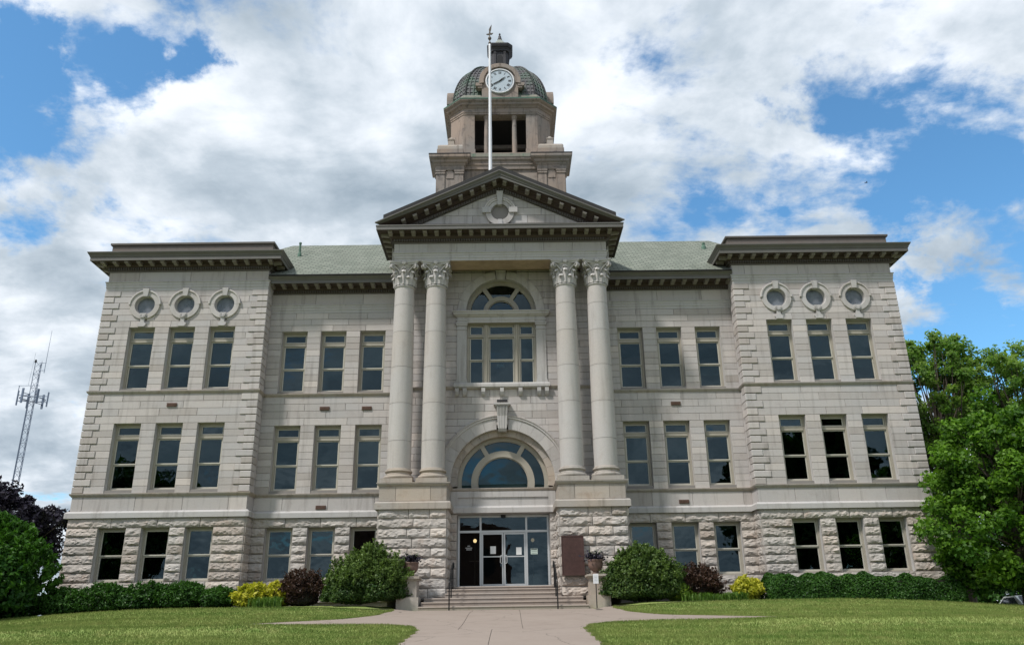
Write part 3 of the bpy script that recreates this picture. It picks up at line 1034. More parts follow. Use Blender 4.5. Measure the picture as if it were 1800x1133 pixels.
def cornice(path, z0, z1, over, spacing=.455, parts=True, name='cornice', cyma=True):
    h = z1 - z0
    zs = z0 + h * .50                      # soffit
    bed = over * .30
    prof = [(-.05, z0), (.03, z0), (.045, z0 + h * .05), (.045, z0 + h * .10), (.055, z0 + h * .105), (.055, z0 + h * .29), (.135, z0 + h * .30), (.15, z0 + h * .34),
            (bed * .95, z0 + h * .37), (bed, zs), (over - .14, zs), (over - .14, zs - .025), (over - .11, zs - .025), (over - .11, z0 + h * .68), (over - .09, z0 + h * .70),
            (over - .075, z0 + h * .78), (over - .03, z0 + h * .88), (over - .005, z0 + h * .95), (over, z0 + h * .955), (over, z1), (-.05, z1 + .05)]
    if not cyma:
        zs = z0 + h * .60
        prof = prof[:8] + [(bed * .95, z0 + h * .40), (bed, zs), (over - .10, zs), (over - .10, zs - .02), (over - .07, zs - .02), (over - .07, z0 + h * .80), (over - .05, z0 + h * .82), (over - .05, z0 + h * .90), (-.05, z1)]
    mb = MB()
    mb.sweep(prof, path)
    # soffit and bed mouldings in dark brown, their shade put into the colour
    k = len(prof)
    fi = 0
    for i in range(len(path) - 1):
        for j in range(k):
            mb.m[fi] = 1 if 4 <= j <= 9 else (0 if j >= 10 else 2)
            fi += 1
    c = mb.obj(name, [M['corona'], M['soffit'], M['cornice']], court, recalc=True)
    den = MB()
    P = [Vector(p) for p in path]
    for i in range(len(P) - 1):
        d = (P[i + 1] - P[i]); L = d.length; d.normalize()
        nrm = Vector((d.y, -d.x))
        ang = math.atan2(d.y, d.x)
        if L > 9 and i in (0, len(P) - 2) and len(P) > 2:
            rng_lo, rng_hi = (0, 3.0) if i == len(P) - 2 else (L - 3.0, L)
        else:
            rng_lo, rng_hi = 0, L
        convex_lo = i > 0
        convex_hi = i < len(P) - 2
        lo = rng_lo - (bed if convex_lo else 0); hi = rng_hi + (bed if convex_hi else 0)
        n = max(2, round((hi - lo - .16) / spacing))
        for q in range(n + 1):
            t = lo + .08 + (hi - lo - .16) * q / n
            p = P[i] + d * t + nrm * bed
            o = link('modillion', MODM, c, (p.x, p.y, zs), ang)
            o.scale = (1, (over - .14 - bed - .04) / .355, h * .20 / .13)
        t = lo * 0
        dn = int((rng_hi - rng_lo + .1) / .098)
        for q in range(dn):
            t = rng_lo - .05 + (q + .5) * .098
            p = P[i] + d * t
            a_, b_ = p + d * -.03, p + d * .03
            pts = []
            for zc in (z0 + h * .13, z0 + h * .285):
                for base, off in ((a_, .04), (b_, .04), (b_, .115), (a_, .115)):
                    qv = base + nrm * off
                    pts.append((qv.x, qv.y, zc))
            den.add(pts, [(0, 1, 2, 3), (4, 7, 6, 5), (0, 4, 5, 1), (1, 5, 6, 2), (2, 6, 7, 3), (3, 7, 4, 0)])
    dd = den.obj('dentil_band', M['cornice'], c, recalc=True)
    dd['kind'] = 'stuff'
    return c


for s in (-1, 1):
    p_ = [(-XO, 25.9), (-XO, 0), (-XI, 0), (-XI, 6.0)]
    if s == 1: p_ = [(-x, y) for x, y in p_][::-1]
    cornice(p_, 13.30, 13.95, .70, .475)
    p_ = [(-XI + .012, YC), (-XB - .1, YC)]
    if s == 1: p_ = [(-x, y) for x, y in p_][::-1]
    cornice(p_, 12.53, 13.05, .82, .447)
    # low parapet over the wing, its cap, and the roof behind
    a, b = sorted((s * XO, s * XI))
    mb = MB()
    pp = [(-XO - .06, 25.9), (-XO - .06, -.02), (-XI + .06, -.02), (-XI + .06, 6.0)]
    if s == 1: pp = [(-x, y) for x, y in pp][::-1]
    mb.sweep([(-.3, 13.9), (0, 13.9), (0, 14.50), (-.3, 14.50)], pp)
    mb.obj('parapet', M['parapet'], court, recalc=True)
    mb = MB(); mb.sweep([(-.35, 14.50), (.05, 14.50), (.07, 14.53), (.07, 14.60), (-.35, 14.62)], pp)
    mb.obj('parapet_cap', M['cornice'], court, recalc=True)
    mb = MB()
    xm = (a + b) / 2
    mb.add([(a + .2, .3, 14.3), (b - .2, .3, 14.3), (b - .2, 25.8, 14.3), (a + .2, 25.8, 14.3), (xm, 3.6, 16.25), (xm, 22, 16.25)],
           [(0, 1, 4), (1, 2, 5, 4), (2, 3, 5), (3, 0, 4, 5)])
    mb.obj('roof', M['shingle'], court)

# ---- main roof, portico roof
mb = MB()
RZ, RY = 16.85, 5.05
e0 = -0.12
_zp = 13.06 + .62 * (RZ - 13.06) / (RY - e0); _xp = 13 - 2.95 * .62 / (RY - e0)
mb.add([(-9.44, e0, 13.06), (9.44, e0, 13.06), (9.44, e0 + .62, _zp), (_xp, e0 + .62, _zp), (10.05, RY, RZ), (-10.05, RY, RZ), (-_xp, e0 + .62, _zp), (-9.44, e0 + .62, _zp),
        (-13, 25, 13.06), (13, 25, 13.06), (10.05, 20, RZ), (-10.05, 20, RZ), (13, e0 + .62, 13.06), (-13, e0 + .62, 13.06)],
       [(0, 1, 2, 3, 4, 5, 6, 7), (3, 12, 9, 10, 4), (9, 8, 11, 10), (8, 13, 6, 5, 11), (5, 4, 10, 11)])
roof = mb.obj('roof', M['shingle'], court)
for s in (-1, 1):
    mb = MB()
    mb.box(min(s * 4.3, s * 9.44), max(s * 4.3, s * 9.44), e0 - .02, e0 + .06, 13.055, 13.085)
    mb.obj('roof_edge', M['roofing'], court)
for x, y, h, r in ((-9.13, 3.0, .42, .05), (9.36, 3.5, .03, .06)):
    mb = MB()
    z = 13.06 + (y - e0) * (RZ - 13.06) / (RY - e0)
    mb.lathe([(r * 1.8, z - .15), (r * 1.8, z + .08), (r * 1.35, z + .16), (r, z + .18), (r, z + .18 + h), (r * 1.25, z + .18 + h), (r * 1.25, z + .25 + h)], x, y, 10)
    mb.obj('vent_pipe', M['copper'], court, smooth=False)

# ---- windows
def bar(mb, x0, x1, z0, z1, y0, y1):
    mb.box(x0, x1, y0, y1, z0, z1)


def ring_frame(mb, x0, x1, z0, z1, t, y0, y1, tb=None, tt=None):
    tb = tb or t; tt = tt or t
    mb.box(x0, x0 + t, y0, y1, z0, z1); mb.box(x1 - t, x1, y0, y1, z0, z1)
    mb.box(x0 + t, x1 - t, y0 + .001, y1, z0, z0 + tb); mb.box(x0 + t, x1 - t, y0 + .001, y1, z1 - tt, z1)


def pane(x0, x1, z0, z1, y):
    mb = MB(); mb.box(x0, x1, y, y + .008, z0, z1); return mb


WCACHE = {}


def window_meshes(w_, h, transom):
    key = (round(w_, 3), round(h, 3), transom)
    if key in WCACHE: return WCACHE[key]
    d = {}
    hw = w_ / 2
    yf = .20
    mb = MB()
    ring_frame(mb, -hw, hw, 0.0, h, .075, yf, yf + .14, .05, .075)
    mb.box(-hw, hw, yf - .04, yf, 0.0, .05)                     # sill nose
    top = h - .075
    if transom:
        tz0, tz1 = h * .775, h * .83
        mb.box(-hw + .075, hw - .075, yf - .02, yf + .12, tz0, tz1)
        mb.box(-hw + .075, hw - .075, yf - .035, yf + .1, tz1 - .02, tz1)
        sm = MB(); ring_frame(sm, -hw + .078, hw - .078, tz1 + .003, top - .003, .045, yf + .03, yf + .07)
        d['transom_sash'] = sm.mesh('transom_sash', M['sash'])
        d['transom_pane'] = pane(-hw + .12, hw - .12, tz1 + .045, top - .045, yf + .055).mesh('pane', M['glass'])
        top = tz0
    d['frame'] = mb.mesh('window', M['frame'])
    mid = .05 + (top - .05) * .50
    sm = MB(); ring_frame(sm, -hw + .078, hw - .078, mid - .02, top - .003, .042, yf + .03, yf + .065, .045)
    d['upper_sash'] = sm.mesh('upper_sash', M['sash'])
    d['upper_pane'] = pane(-hw + .118, hw - .118, mid + .02, top - .04, yf + .05).mesh('pane', M['glass'])
    sm = MB(); ring_frame(sm, -hw + .078, hw - .078, .053, mid - .023, .042, yf + .07, yf + .105, .06)
    d['lower_sash'] = sm.mesh('lower_sash', M['sash'])
    d['lower_pane'] = pane(-hw + .118, hw - .118, .11, mid - .06, yf + .09).mesh('pane', M['glass'])
    d['mid'] = mid; d['top'] = top
    for f_ in (0.5, 0.72, 0.30):
        bm_ = MB(); bm_.box(-hw + .1, hw - .1, yf + .18, yf + .19, top - (top - .05) * f_, top); d[f_] = bm_.mesh('blind', M['blind'])
    WCACHE[key] = d
    return d


def place_window(x, y, z0, z1, transom, blind=None, w_=WW):
    d = window_meshes(w_ - .004, z1 - z0 - .004, transom)
    o = link('window', d['frame'], court, (x, y, z0 + .002))
    if transom:
        link('transom_sash', d['transom_sash'], o); link('pane', d['transom_pane'], o)
    link('upper_sash', d['upper_sash'], o); link('pane', d['upper_pane'], o)
    link('lower_sash', d['lower_sash'], o); link('pane', d['lower_pane'], o)
    if blind: link('blind', d[blind], o)
    return o


wr = random.Random(5)
for s in (-1, 1):
    for xs, y in ((WX, 0.0), (SX, YC)):
        for i, x in enumerate(xs):
            for f_, (a, b) in enumerate(WZ):
                bl = None
                if f_ == 2: bl = wr.choice((.5, .5, .5, .72, .3))
                elif f_ == 1: bl = None if (s == 1 and y == 0.0 and i > 0) or (s == -1 and y == 0 and i == 0) or (s == 1 and y > 0 and i == 0) else wr.choice((.5, .5, .72, None))
                else: bl = .5 if s == -1 and wr.random() < .5 else None
                place_window(s * x, y, a, b, f_ > 0, bl)
                # stone sill under basement sashes
mb = None

# ---- round windows of the wings with their stone surrounds
def ring_piece(cx, cz, r0, r1, a0, a1, y0, y1, n=10, gap=.004, ch=.012):
    """stone of an arch or ring"""
    mb = MB()
    a0 += gap / r1; a1 -= gap / r1
    r0 += 0; r1 -= 0
    vs = []
    for i in range(n + 1):
        a = a0 + (a1 - a0) * i / n
        c, s_ = math.cos(a), math.sin(a)
        for r, y in ((r0, y1), (r0, y0 + ch), (r0 + ch, y0), (r1 - ch, y0), (r1, y0 + ch), (r1, y1)):
            vs.append((cx + r * c, y, cz + r * s_))
    fs = []
    for i in range(n):
        for j in range(5):
            p = i * 6 + j
            fs.append((p, p + 6, p + 7, p + 1))
    fs.append((5, 4, 3, 2, 1, 0)); e = n * 6
    fs.append((e, e + 1, e + 2, e + 3, e + 4, e + 5))
    mb.add(vs, fs, random.uniform(-1, 1))
    return mb


def keystone(cx, z0, z1, w0, w1, y0, y1, flute=False):
    mb = MB()
    vs = [(cx - w0 / 2, y0, z0), (cx + w0 / 2, y0, z0), (cx + w1 / 2, y0 - .02, z1), (cx - w1 / 2, y0 - .02, z1),
          (cx - w0 / 2, y1, z0), (cx + w0 / 2, y1, z0), (cx + w1 / 2, y1, z1), (cx - w1 / 2, y1, z1)]
    mb.add(vs, [(0, 1, 2, 3), (0, 4, 5, 1), (1, 5, 6, 2), (2, 6, 7, 3), (3, 7, 4, 0)])
    return mb


def disc_pane(cx, cz, r, y, name, parent, n=28):
    mb = MB()
    vs = [(cx + r * math.cos(2 * math.pi * i / n), y, cz + r * math.sin(2 * math.pi * i / n)) for i in range(n)]
    vs += [(x, y + .008, z) for x, _, z in vs]
    mb.add(vs, [tuple(range(n)), tuple(range(2 * n - 1, n - 1, -1))])
    return mb.obj(name, M['oculus_glass'], parent)


for s in (-1, 1):
    for x in WX:
        cx = s * x
        # inner sleeve and glazed frame
        mb = MB()
        n = 32
        for i in range(n):
            a0, a1 = 2 * math.pi * i / n, 2 * math.pi * (i + 1) / n
            for (r0, y0), (r1, y1) in (((.395, -.02), (.392, .09)), ((.392, .09), (.365, .09)), ((.365, .09), (.365, .16))):
                mb.add([(cx + r0 * math.cos(a0), y0, ZOC + r0 * math.sin(a0)), (cx + r0 * math.cos(a1), y0, ZOC + r0 * math.sin(a1)),
                        (cx + r1 * math.cos(a1), y1, ZOC + r1 * math.sin(a1)), (cx + r1 * math.cos(a0), y1, ZOC + r1 * math.sin(a0))], [(0, 1, 2, 3)])
        ow = mb.obj('round_window', M['trim'], court, smooth=True)
        disc_pane(cx, ZOC, .372, .11, 'pane', ow)
        for a0, a1 in ((0.0, math.pi), (math.pi, 2 * math.pi)):
            centred(ring_piece(cx, ZOC, .395, .60, a0, a1, -.085, .06, 22), 'ring_stone', M['trim'], ow)
        centred(ring_piece(cx, ZOC, .575, .645, .02, math.pi - .02, -.125, .05, 22), 'hood_mould', M['trim'], ow)
        keystone(cx, ZOC + .36, ZOC + .685, .17, .25, -.15, .05).obj('keystone', M['trim'], ow)
        # carved drop at the foot of the ring
        mb = MB()
        mb.prism([(cx - .13, ZOC - .36), (cx + .13, ZOC - .36), (cx + .15, ZOC - .50), (cx + .07, ZOC - .60), (cx + .075, ZOC - .74), (cx + .17, ZOC - .80), (cx + .13, ZOC - .90),
                  (cx - .13, ZOC - .90), (cx - .17, ZOC - .80), (cx - .075, ZOC - .74), (cx - .07, ZOC - .60), (cx - .15, ZOC - .50)], -.12, .04)
        for k in range(7):
            a = math.pi * (k / 6)
            px_, pz_ = cx + .09 * math.cos(a), ZOC - .44 - .10 * math.sin(a)
            mb.prism([(px_ - .03, pz_ - .03), (px_ + .03, pz_ - .025), (px_ + .02, pz_ + .035), (px_ - .025, pz_ + .03)], -.165, -.1)
        mb.box(cx - .13, cx + .13, -.17, .02, ZOC - .94, ZOC - .895)
        mb.obj('carved_drop', M['trim'], ow)

# ---- rock-faced basement stones
def rock_block(L, H, seed, nu=None, nv=6, depth=.115, back=.12):
    """front face in x,z with pitched, broken surface; origin at its middle, on the wall plane y=0"""
    r = np.random.default_rng(seed)
    nu = nu or max(4, int(L / .085))
    us = np.linspace(0, 1, nu + 1); vs_ = np.linspace(0, 1, nv + 1)
    ridge = .34 + .20 * np.interp(us, np.linspace(0, 1, max(3, int(L / .18))), r.uniform(-1, 1, max(3, int(L / .18))))
    amp = .75 + .55 * np.interp(us, np.linspace(0, 1, max(3, int(L / .24))), r.uniform(-1, 1, max(3, int(L / .24))))
    D = np.zeros((nu + 1, nv + 1))
    for i in range(nu + 1):
        for j in range(nv + 1):
            u, v = us[i], vs_[j]
            if v > ridge[i]: t = (1 - v) / (1 - ridge[i])
            else: t = v / ridge[i]
            t = .62 * max(0, t) ** (.8 if v > ridge[i] else .45)
            eu = min(1, min(u, 1 - u) * L / .07)
            D[i, j] = depth * t * amp[i] * (0.35 + .65 * eu) + r.normal(0, .012) * (1 if 0 < i < nu and 0 < j < nv else 0)
    D = np.maximum(D, 0)
    g = .011
    mb = MB()
    V = []
    for i in range(nu + 1):
        for j in range(nv + 1):
            jx = r.normal(0, .012) if 0 < i < nu and 0 < j < nv else 0
            jz = r.normal(0, .010) if 0 < i < nu and 0 < j < nv else 0
            V.append((-L / 2 + g + us[i] * (L - 2 * g) + jx, -.03 - D[i, j], -H / 2 + g + vs_[j] * (H - 2 * g) + jz))
    fs = []
    for i in range(nu):
        for j in range(nv):
            a = i * (nv + 1) + j; b = a + nv + 1
            if (i + j) % 2: fs += [(a, b, b + 1), (a, b + 1, a + 1)]
            else: fs += [(a, b, a + 1), (b, b + 1, a + 1)]
    c0 = len(V)
    x0, x1, z0, z1 = -L / 2 + g, L / 2 - g, -H / 2 + g, H / 2 - g
    V += [(x0, back, z0), (x1, back, z0), (x1, back, z1), (x0, back, z1)]
    rim_b = [i * (nv + 1) for i in range(nu + 1)]; rim_t = [i * (nv + 1) + nv for i in range(nu + 1)]
    fs.append(tuple(rim_b[::-1]) + (c0, c0 + 1)); fs.append(tuple(rim_t) + (c0 + 2, c0 + 3))
    fs.append(tuple(range(0, nv + 1)) + (c0 + 3, c0)); fs.append(tuple(range(nu * (nv + 1) + nv, nu * (nv + 1) - 1, -1)) + (c0 + 1, c0 + 2))
    t = r.uniform(-1, 1)
    if r.random() < .12: t *= 1.8
    mb.add(V, fs, t)
    return mb


RSEED = [100]


def rocks(p0, p1, z0, z1, cuts, k, length=.95, parent=None, lo=.0, depth=.10):
    """one rock-faced course along the plan line p0->p1 (outward to the right); cuts are distances along it"""
    P0, P1 = Vector(p0), Vector(p1)
    d = P1 - P0; T = d.length; d.normalize()
    ang = math.atan2(d.y, d.x)
    segs = [(0, T)]
    for a, b in cuts:
        ns = []
        for p, q in segs:
            if b <= p or a >= q: ns.append((p, q)); continue
            if a > p + .02: ns.append((p, a))
            if b < q - .02: ns.append((b, q))
        segs = ns
    for p, q in segs:
        n = max(1, round((q - p) / length))
        if n == 1: js = [p, q]
        else:
            sh = (.28 if k % 2 else -.0) * (q - p) / n
            js = [p] + [p + (q - p) * i / n + sh + random.uniform(-.06, .06) for i in range(1, n)] + [q]
            if k % 2 and js[-1] - js[-2] < .25: js.pop(-2)
        for a, b in zip(js, js[1:]):
            RSEED[0] += 1
            mb = rock_block(b - a, z1 - z0, RSEED[0], depth=depth)
            c = P0 + d * ((a + b) / 2)
            o = mb.obj('rock_faced_stone', M['rock'], parent or court, loc=(c.x, c.y, (z0 + z1) / 2))
            o.rotation_euler = (0, 0, ang)


HB = (3.13 - 1.23) / 6
for s in (-1, 1):
    for xs, xa, xb, y, par in ((WX, XO, XI, 0.0, 0), (SX, XI, XB, YC, 1)):
        a, b = sorted((s * xa, s * xb))
        wl = [w_ for kk, ss, w_ in WALLS if ss == s and kk == ('wing' if par == 0 else 'mid')][0]
        cuts = [(s * x - WW / 2 - a, s * x + WW / 2 - a) for x in xs]
        rocks((a, y), (b, y), 3.13, ZWB + .005, [], 0, 1.5, wl, depth=.085)
        for k in range(6):
            z0 = 1.23 + k * HB
            rocks((a, y), (b, y), z0, z0 + HB, cuts, k, .85, wl)
        rocks((a, y - .03), (b, y - .03), .93, 1.22, [], 1, 1.5, wl, depth=.05)
        rocks((a, y - .05), (b, y - .05), .45, .93, [], 0, 1.5, wl, depth=.06)
    # inner returns of the wings
    x = s * XI
    for k in range(7):
        z0 = 1.23 + k * HB if k < 6 else 3.13
        z1 = z0 + HB if k < 6 else 3.48
        if s == -1: rocks((x, -.02), (x, YC - .02), z0, z1, [], k, .9, None, depth=.05)
        else: rocks((x, YC - .02), (x, -.02), z0, z1, [], k, .9, None, depth=.05)

# ---- portico piers
PX0, PX1, PF = 1.97, 4.36, -1.50
for s in (-1, 1):
    a, b = sorted((s * PX0, s * PX1))
    mb = MB(); mb.box(a, b, PF, .3, .45, 4.28)
    pier = mb.obj('portico_pier', M['mortar'], court)
    hp = (3.48 - .49) / 9
    for k in range(9):
        z0 = .49 + k * hp
        rocks((a, PF), (b, PF), z0, z0 + hp, [], k + 1, 1.05 if k % 2 else .82, pier, depth=.11)
        rocks((b, PF), (b, -.02), z0, z0 + hp, [], k, .8, pier, depth=.085)
        rocks((a, -.02), (a, PF), z0, z0 + hp, [], k, .8, pier, depth=.085)
    pth = [(a, .25), (a, PF), (b, PF), (b, .25)]
    mb = MB(); mb.sweep([(-.05, ZWB - .01), (.14, ZWB - .01), (.14, 3.68), (.10, 3.735), (.0, ZWT + .01), (-.05, ZWT + .01)], pth)
    mb.obj('pier_band', M['weathered'], pier, recalc=True)
    for x0, x1, tn in ((a, a + .58, -.6), (a + .58, b - .58, .9), (b - .58, b, -.8)):
        mb = MB(); mb.block(x0, x1, ZWT + .01, 4.27, PF, .018, .005, .008, back=.3, tint=tn)
        centred(mb, 'die_stone', M['weathered'], pier)
    for x0 in (a, b):
        mb = MB(); mb.box(x0 - .012, x0 + .012, PF + .01, .2, ZWT + .01, 4.27); mb.obj('die_side', M['weathered'], pier)
    mb = MB(); mb.sweep([(-.05, 4.27), (.025, 4.27), (.05, 4.30), (.085, 4.33), (.085, 4.365), (.105, 4.37), (.105, 4.40), (-.05, 4.415)], pth)
    mb.box(a, b, PF, .2, 4.30, 4.412)
    mb.obj('pier_cap', M['weathered'], pier, recalc=True)
    # rock-faced jamb beside the doors
    x0, x1 = sorted((s * 1.70, s * 1.97))
    for k in range(8):
        z0 = .88 + k * (3.46 - .88) / 8
        rocks((x0, 0), (x1, 0), z0, z0 + (3.46 - .88) / 8, [], k, .9, bay, depth=.05)

# ---- giant Corinthian columns
COLX = [-3.77, -2.53, 2.53, 3.77]
COLY = -0.985


def leaf_strip(mb, ang, r0, z0, h, w0, curl, n=7):
    """acanthus leaf hugging the bell, tip rolled outward"""
    ca, sa = math.cos(ang), math.sin(ang)
    rows = []
    for i in range(n + 1):
        t = i / n
        if t < .72:
            rr = r0 + .035 + .05 * t; z = z0 + h * t / .72 * .9
        else:
            u = (t - .72) / .28
            a = u * math.pi * .95
            rr = r0 + .071 + curl * (1 - math.cos(a)) * .55; z = z0 + h * .9 + curl * math.sin(a) * .9 - (curl * .35 * u if u > .5 else 0)
        wv = w0 * (1 - .35 * t) * (1 + .13 * math.cos(t * 20))
        rows.append((rr, z, wv))
    vs, fs = [], []
    for rr, z, wv in rows:
        for q, bulge in ((-1, -.03), (-.5, .0), (0, .022), (.5, 0), (1, -.03)):
            off = q * wv / 2
            x = (rr + bulge) * ca - off * sa; y = (rr + bulge) * sa + off * ca
            vs.append((x, y, z))
    for i in range(n):
        for j in range(4):
            a = i * 5 + j
            fs.append((a, a + 1, a + 6, a + 5))
    mb.add(vs, fs)
    # mid rib
    mb.tube([((rr + .03) * ca, (rr + .03) * sa, z) for rr, z, _ in rows[:-1]], .014, 4)


def capital_mesh():
    mb = MB()
    H = 1.02
    mb.lathe([(.36, -.02), (.40, -.01), (.415, .02), (.40, .05), (.375, .06), (.365, .08), (.37, .4), (.385, .6), (.42, .75), (.48, .86), (.50, .88)], seg=28)
    for k in range(8):
        leaf_strip(mb, k * math.pi / 4 + math.pi / 8, .365, .07, .30, .25, .085)
        leaf_strip(mb, k * math.pi / 4, .375, .07, .55, .25, .10)
    for k in range(4):
        ad = math.pi / 4 + k * math.pi / 2
        for sg in (-1, 1):
            pts, rads = [], []
            for i in range(8):
                t = i / 7
                a = ad + sg * (.42 * (1 - t) ** 1.3 + .07)
                r = .42 + .24 * t ** 1.8
                pts.append((r * math.cos(a), r * math.sin(a), .50 + .36 * t ** .8)); rads.append(.016 + .018 * t)
            # spiral in the plane of the diagonal
            a = ad + sg * .07
            c = Vector((.645 * math.cos(a), .645 * math.sin(a), .775))
            for i in range(16):
                th = math.pi / 2 - i / 15 * math.pi * 3.2
                rr = .088 * (1 - i / 15 * .78)
                pts.append((c.x + rr * math.cos(th) * math.cos(a), c.y + rr * math.cos(th) * math.sin(a), c.z + rr * math.sin(th)))
                rads.append(.034 - .016 * i / 15)
            mb.tube(pts, rads, 5)
            # inner helix toward the middle of the face
            af = ad - sg * 0 + sg * math.pi / 4
            pts = []
            for i in range(6):
                t = i / 5
                a = ad + sg * (.40 + .26 * t)
                pts.append(((.44 + .03 * t) * math.cos(a), (.44 + .03 * t) * math.sin(a), .52 + .26 * t))
            for i in range(9):
                th = math.pi * .5 - i / 8 * math.pi * 2
                a = af - sg * (.10 - .055 * math.cos(th) * (1 - i / 12))
                pts.append((.485 * math.cos(a), .485 * math.sin(a), .745 + .05 * math.sin(th) * (1 - i / 12)))
            mb.tube(pts, .017, 4)
    # leaf under each corner volute
    # abacus with hollow sides
    def aba(e, z):
        ps = []
        for k in range(4):
            a0 = math.pi / 4 + k * math.pi / 2
            c0 = Vector((math.cos(a0), math.sin(a0))) * (.575 + e) * math.sqrt(2)
            a1 = a0 + math.pi / 2
            c1 = Vector((math.cos(a1), math.sin(a1))) * (.575 + e) * math.sqrt(2)
            mdir = (c0 + c1).normalized()
            tv = (c1 - c0).normalized()
            A, B = c0 + tv * .05, c1 - tv * .05
            for i in range(9):
                t = i / 8
                p = A + (B - A) * t - mdir * .11 * (1 - (2 * t - 1) ** 2)
                ps.append((p.x, p.y, z))
        return ps
    layers = [aba(-.045, .875), aba(-.04, .93), aba(-.01, .945), aba(0, 1.015)]
    n = len(layers[0])
    vs = [p for L in layers for p in L]
    fs = [tuple(range(n - 1, -1, -1)), tuple(range(3 * n, 4 * n))]
    for l in range(3):
        for i in range(n):
            j = (i + 1) % n
            fs.append((l * n + i, l * n + j, (l + 1) * n + j, (l + 1) * n + i))
    mb.add(vs, fs)
    # rosette on each side of the abacus, and its stalk
    for k in range(4):
        a = k * math.pi / 2
        ca, sa = math.cos(a), math.sin(a)
        pr = [(.0, -.10), (.05, -.09), (.085, -.04), (.09, 0), (.085, .04), (.05, .09), (0, .10)]
        vs, fs = [], []
        for i in range(10):
            th = 2 * math.pi * i / 10
            for r, q in ((.10, .47), (.085, .535), (.035, .545)):
                rad = r * (1 + .12 * (-1) ** i)
                yy, zz_ = rad * math.cos(th), .945 + rad * math.sin(th)
                vs.append((q * ca - yy * sa, q * sa + yy * ca, zz_))
        for i in range(10):
            j = (i + 1) % 10
            for l in range(2):
                fs.append((i * 3 + l, j * 3 + l, j * 3 + l + 1, i * 3 + l + 1))
        fs.append(tuple(i * 3 + 2 for i in range(10)))
        mb.add(vs, fs)
        mb.tube([(.43 * ca, .43 * sa, .62), (.47 * ca, .47 * sa, .75), (.50 * ca, .50 * sa, .87)], [.02, .016, .02], 5)
    return mb.mesh('capital', M['column'], smooth=False)


CAPM = capital_mesh()


def base_mesh():
    mb = MB()
    mb.box(-.56, .56, -.56, .56, 4.415, 4.56)
    def tor(r, z, q, n=8, a0=-90, a1=90):
        return [(r + q * math.cos(R(a0 + (a1 - a0) * i / n)), z + q * math.sin(R(a0 + (a1 - a0) * i / n))) for i in range(n + 1)]
    prof = [(.40, 4.56)] + tor(.48, 4.635, .07) + [(.49, 4.715), (.46, 4.73), (.44, 4.77), (.455, 4.80), (.47, 4.81)] + tor(.455, 4.855, .042) + [(.45, 4.90), (.45, 4.925), (.432, 4.95)]
    mb.lathe(prof, seg=40)
    return mb.mesh('base', M['weathered'])


BASM = base_mesh()


def shaft_meshes():
    out = []
    cuts = [4.93, 5.95, 7.35, 8.75, 10.15, 11.25, 12.02]
    H0, H1 = 4.93, 12.02
    def rad(z):
        t = (z - H0) / (H1 - H0)
        return .432 - .057 * max(0, (t - .25) / .75) ** 1.35
    for a, b in zip(cuts, cuts[1:]):
        mb = MB()
        zs_ = [a + .006] + [a + (b - a) * i / 5 for i in range(1, 5)] + [b - .006]
        mb.lathe([(rad(q), q) for q in zs_], seg=48, tint=random.uniform(-1, 1), cap=False)
        me_ = mb.mesh('shaft_drum', M['column'])
        me_.polygons.foreach_set('use_smooth', [True] * len(me_.polygons))
        out.append(me_)
    return out


SHM = shaft_meshes()
for i, x in enumerate(COLX):
    mb = MB(); mb.lathe([(.412, 4.85), (.412, 6.7), (.40, 8.5), (.38, 10.4), (.355, 12.1)], seg=32)
    col = link('column', mb.mesh('column', M['mortar']), court, (x, COLY, 0))
    link('base', BASM, col)
    for m_ in SHM: link('shaft_drum', m_, col)
    link('capital', CAPM, col, (0, 0, 12.0))

# ---- portico entablature
EF, EX = -1.45, 4.16
ent = [(-EX, YC), (-EX, EF), (EX, EF), (EX, YC)]
mb = MB(); mb.sweep([(-.9, 13.02), (.0, 13.02), (.0, 13.12), (.018, 13.13), (.018, 13.23), (.036, 13.24), (.036, 13.31), (.07, 13.335), (.07, 13.365), (-.05, 13.375), (-.9, 13.375)], [(-EX, .1), (-EX, EF), (EX, EF), (EX, .1)])
mb.obj('portico_architrave', M['trim'], court, recalc=True)
mb = MB()
mb.box(-EX + .05, EX - .05, EF + .04, .3, 13.375, 13.76)
fz = mb.obj('portico_frieze', M['mortar'], court)
js = [-EX - .018, -3.98, -2.85, -1.71, -.57, .57, 1.71, 2.85, 3.98, EX + .018]
for a, b in zip(js, js[1:]):
    mb = MB(); mb.block(a, b, 13.375, 13.76, EF + .02, .03, .004, .006, back=.2, tint=random.uniform(-1, 1))
    centred(mb, 'frieze_stone', M['trim'], fz)
for s in (-1, 1):
    mb = MB(); mb.box(min(s * EX, s * (EX - .1)), max(s * EX, s * (EX - .1)), EF + .24, YC, 13.375, 13.76); mb.obj('frieze_side', M['trim'], fz)
mb = MB(); mb.box(-EX + .1, EX - .1, EF + .3, .0, 13.20, 13.26)
mb.obj('porch_ceiling', M['porch_ceiling'], court)
mb = MB(); mb.box(-1.96, 1.96, EF + .012, EF + .88, 13.008, 13.019)
mb.obj('beam_soffit', M['porch_ceiling'], court)
cornice([(-EX, YC + .1), (-EX, EF), (EX, EF), (EX, YC + .1)], 13.75, 14.33, .72, .447, name='cornice', cyma=False)

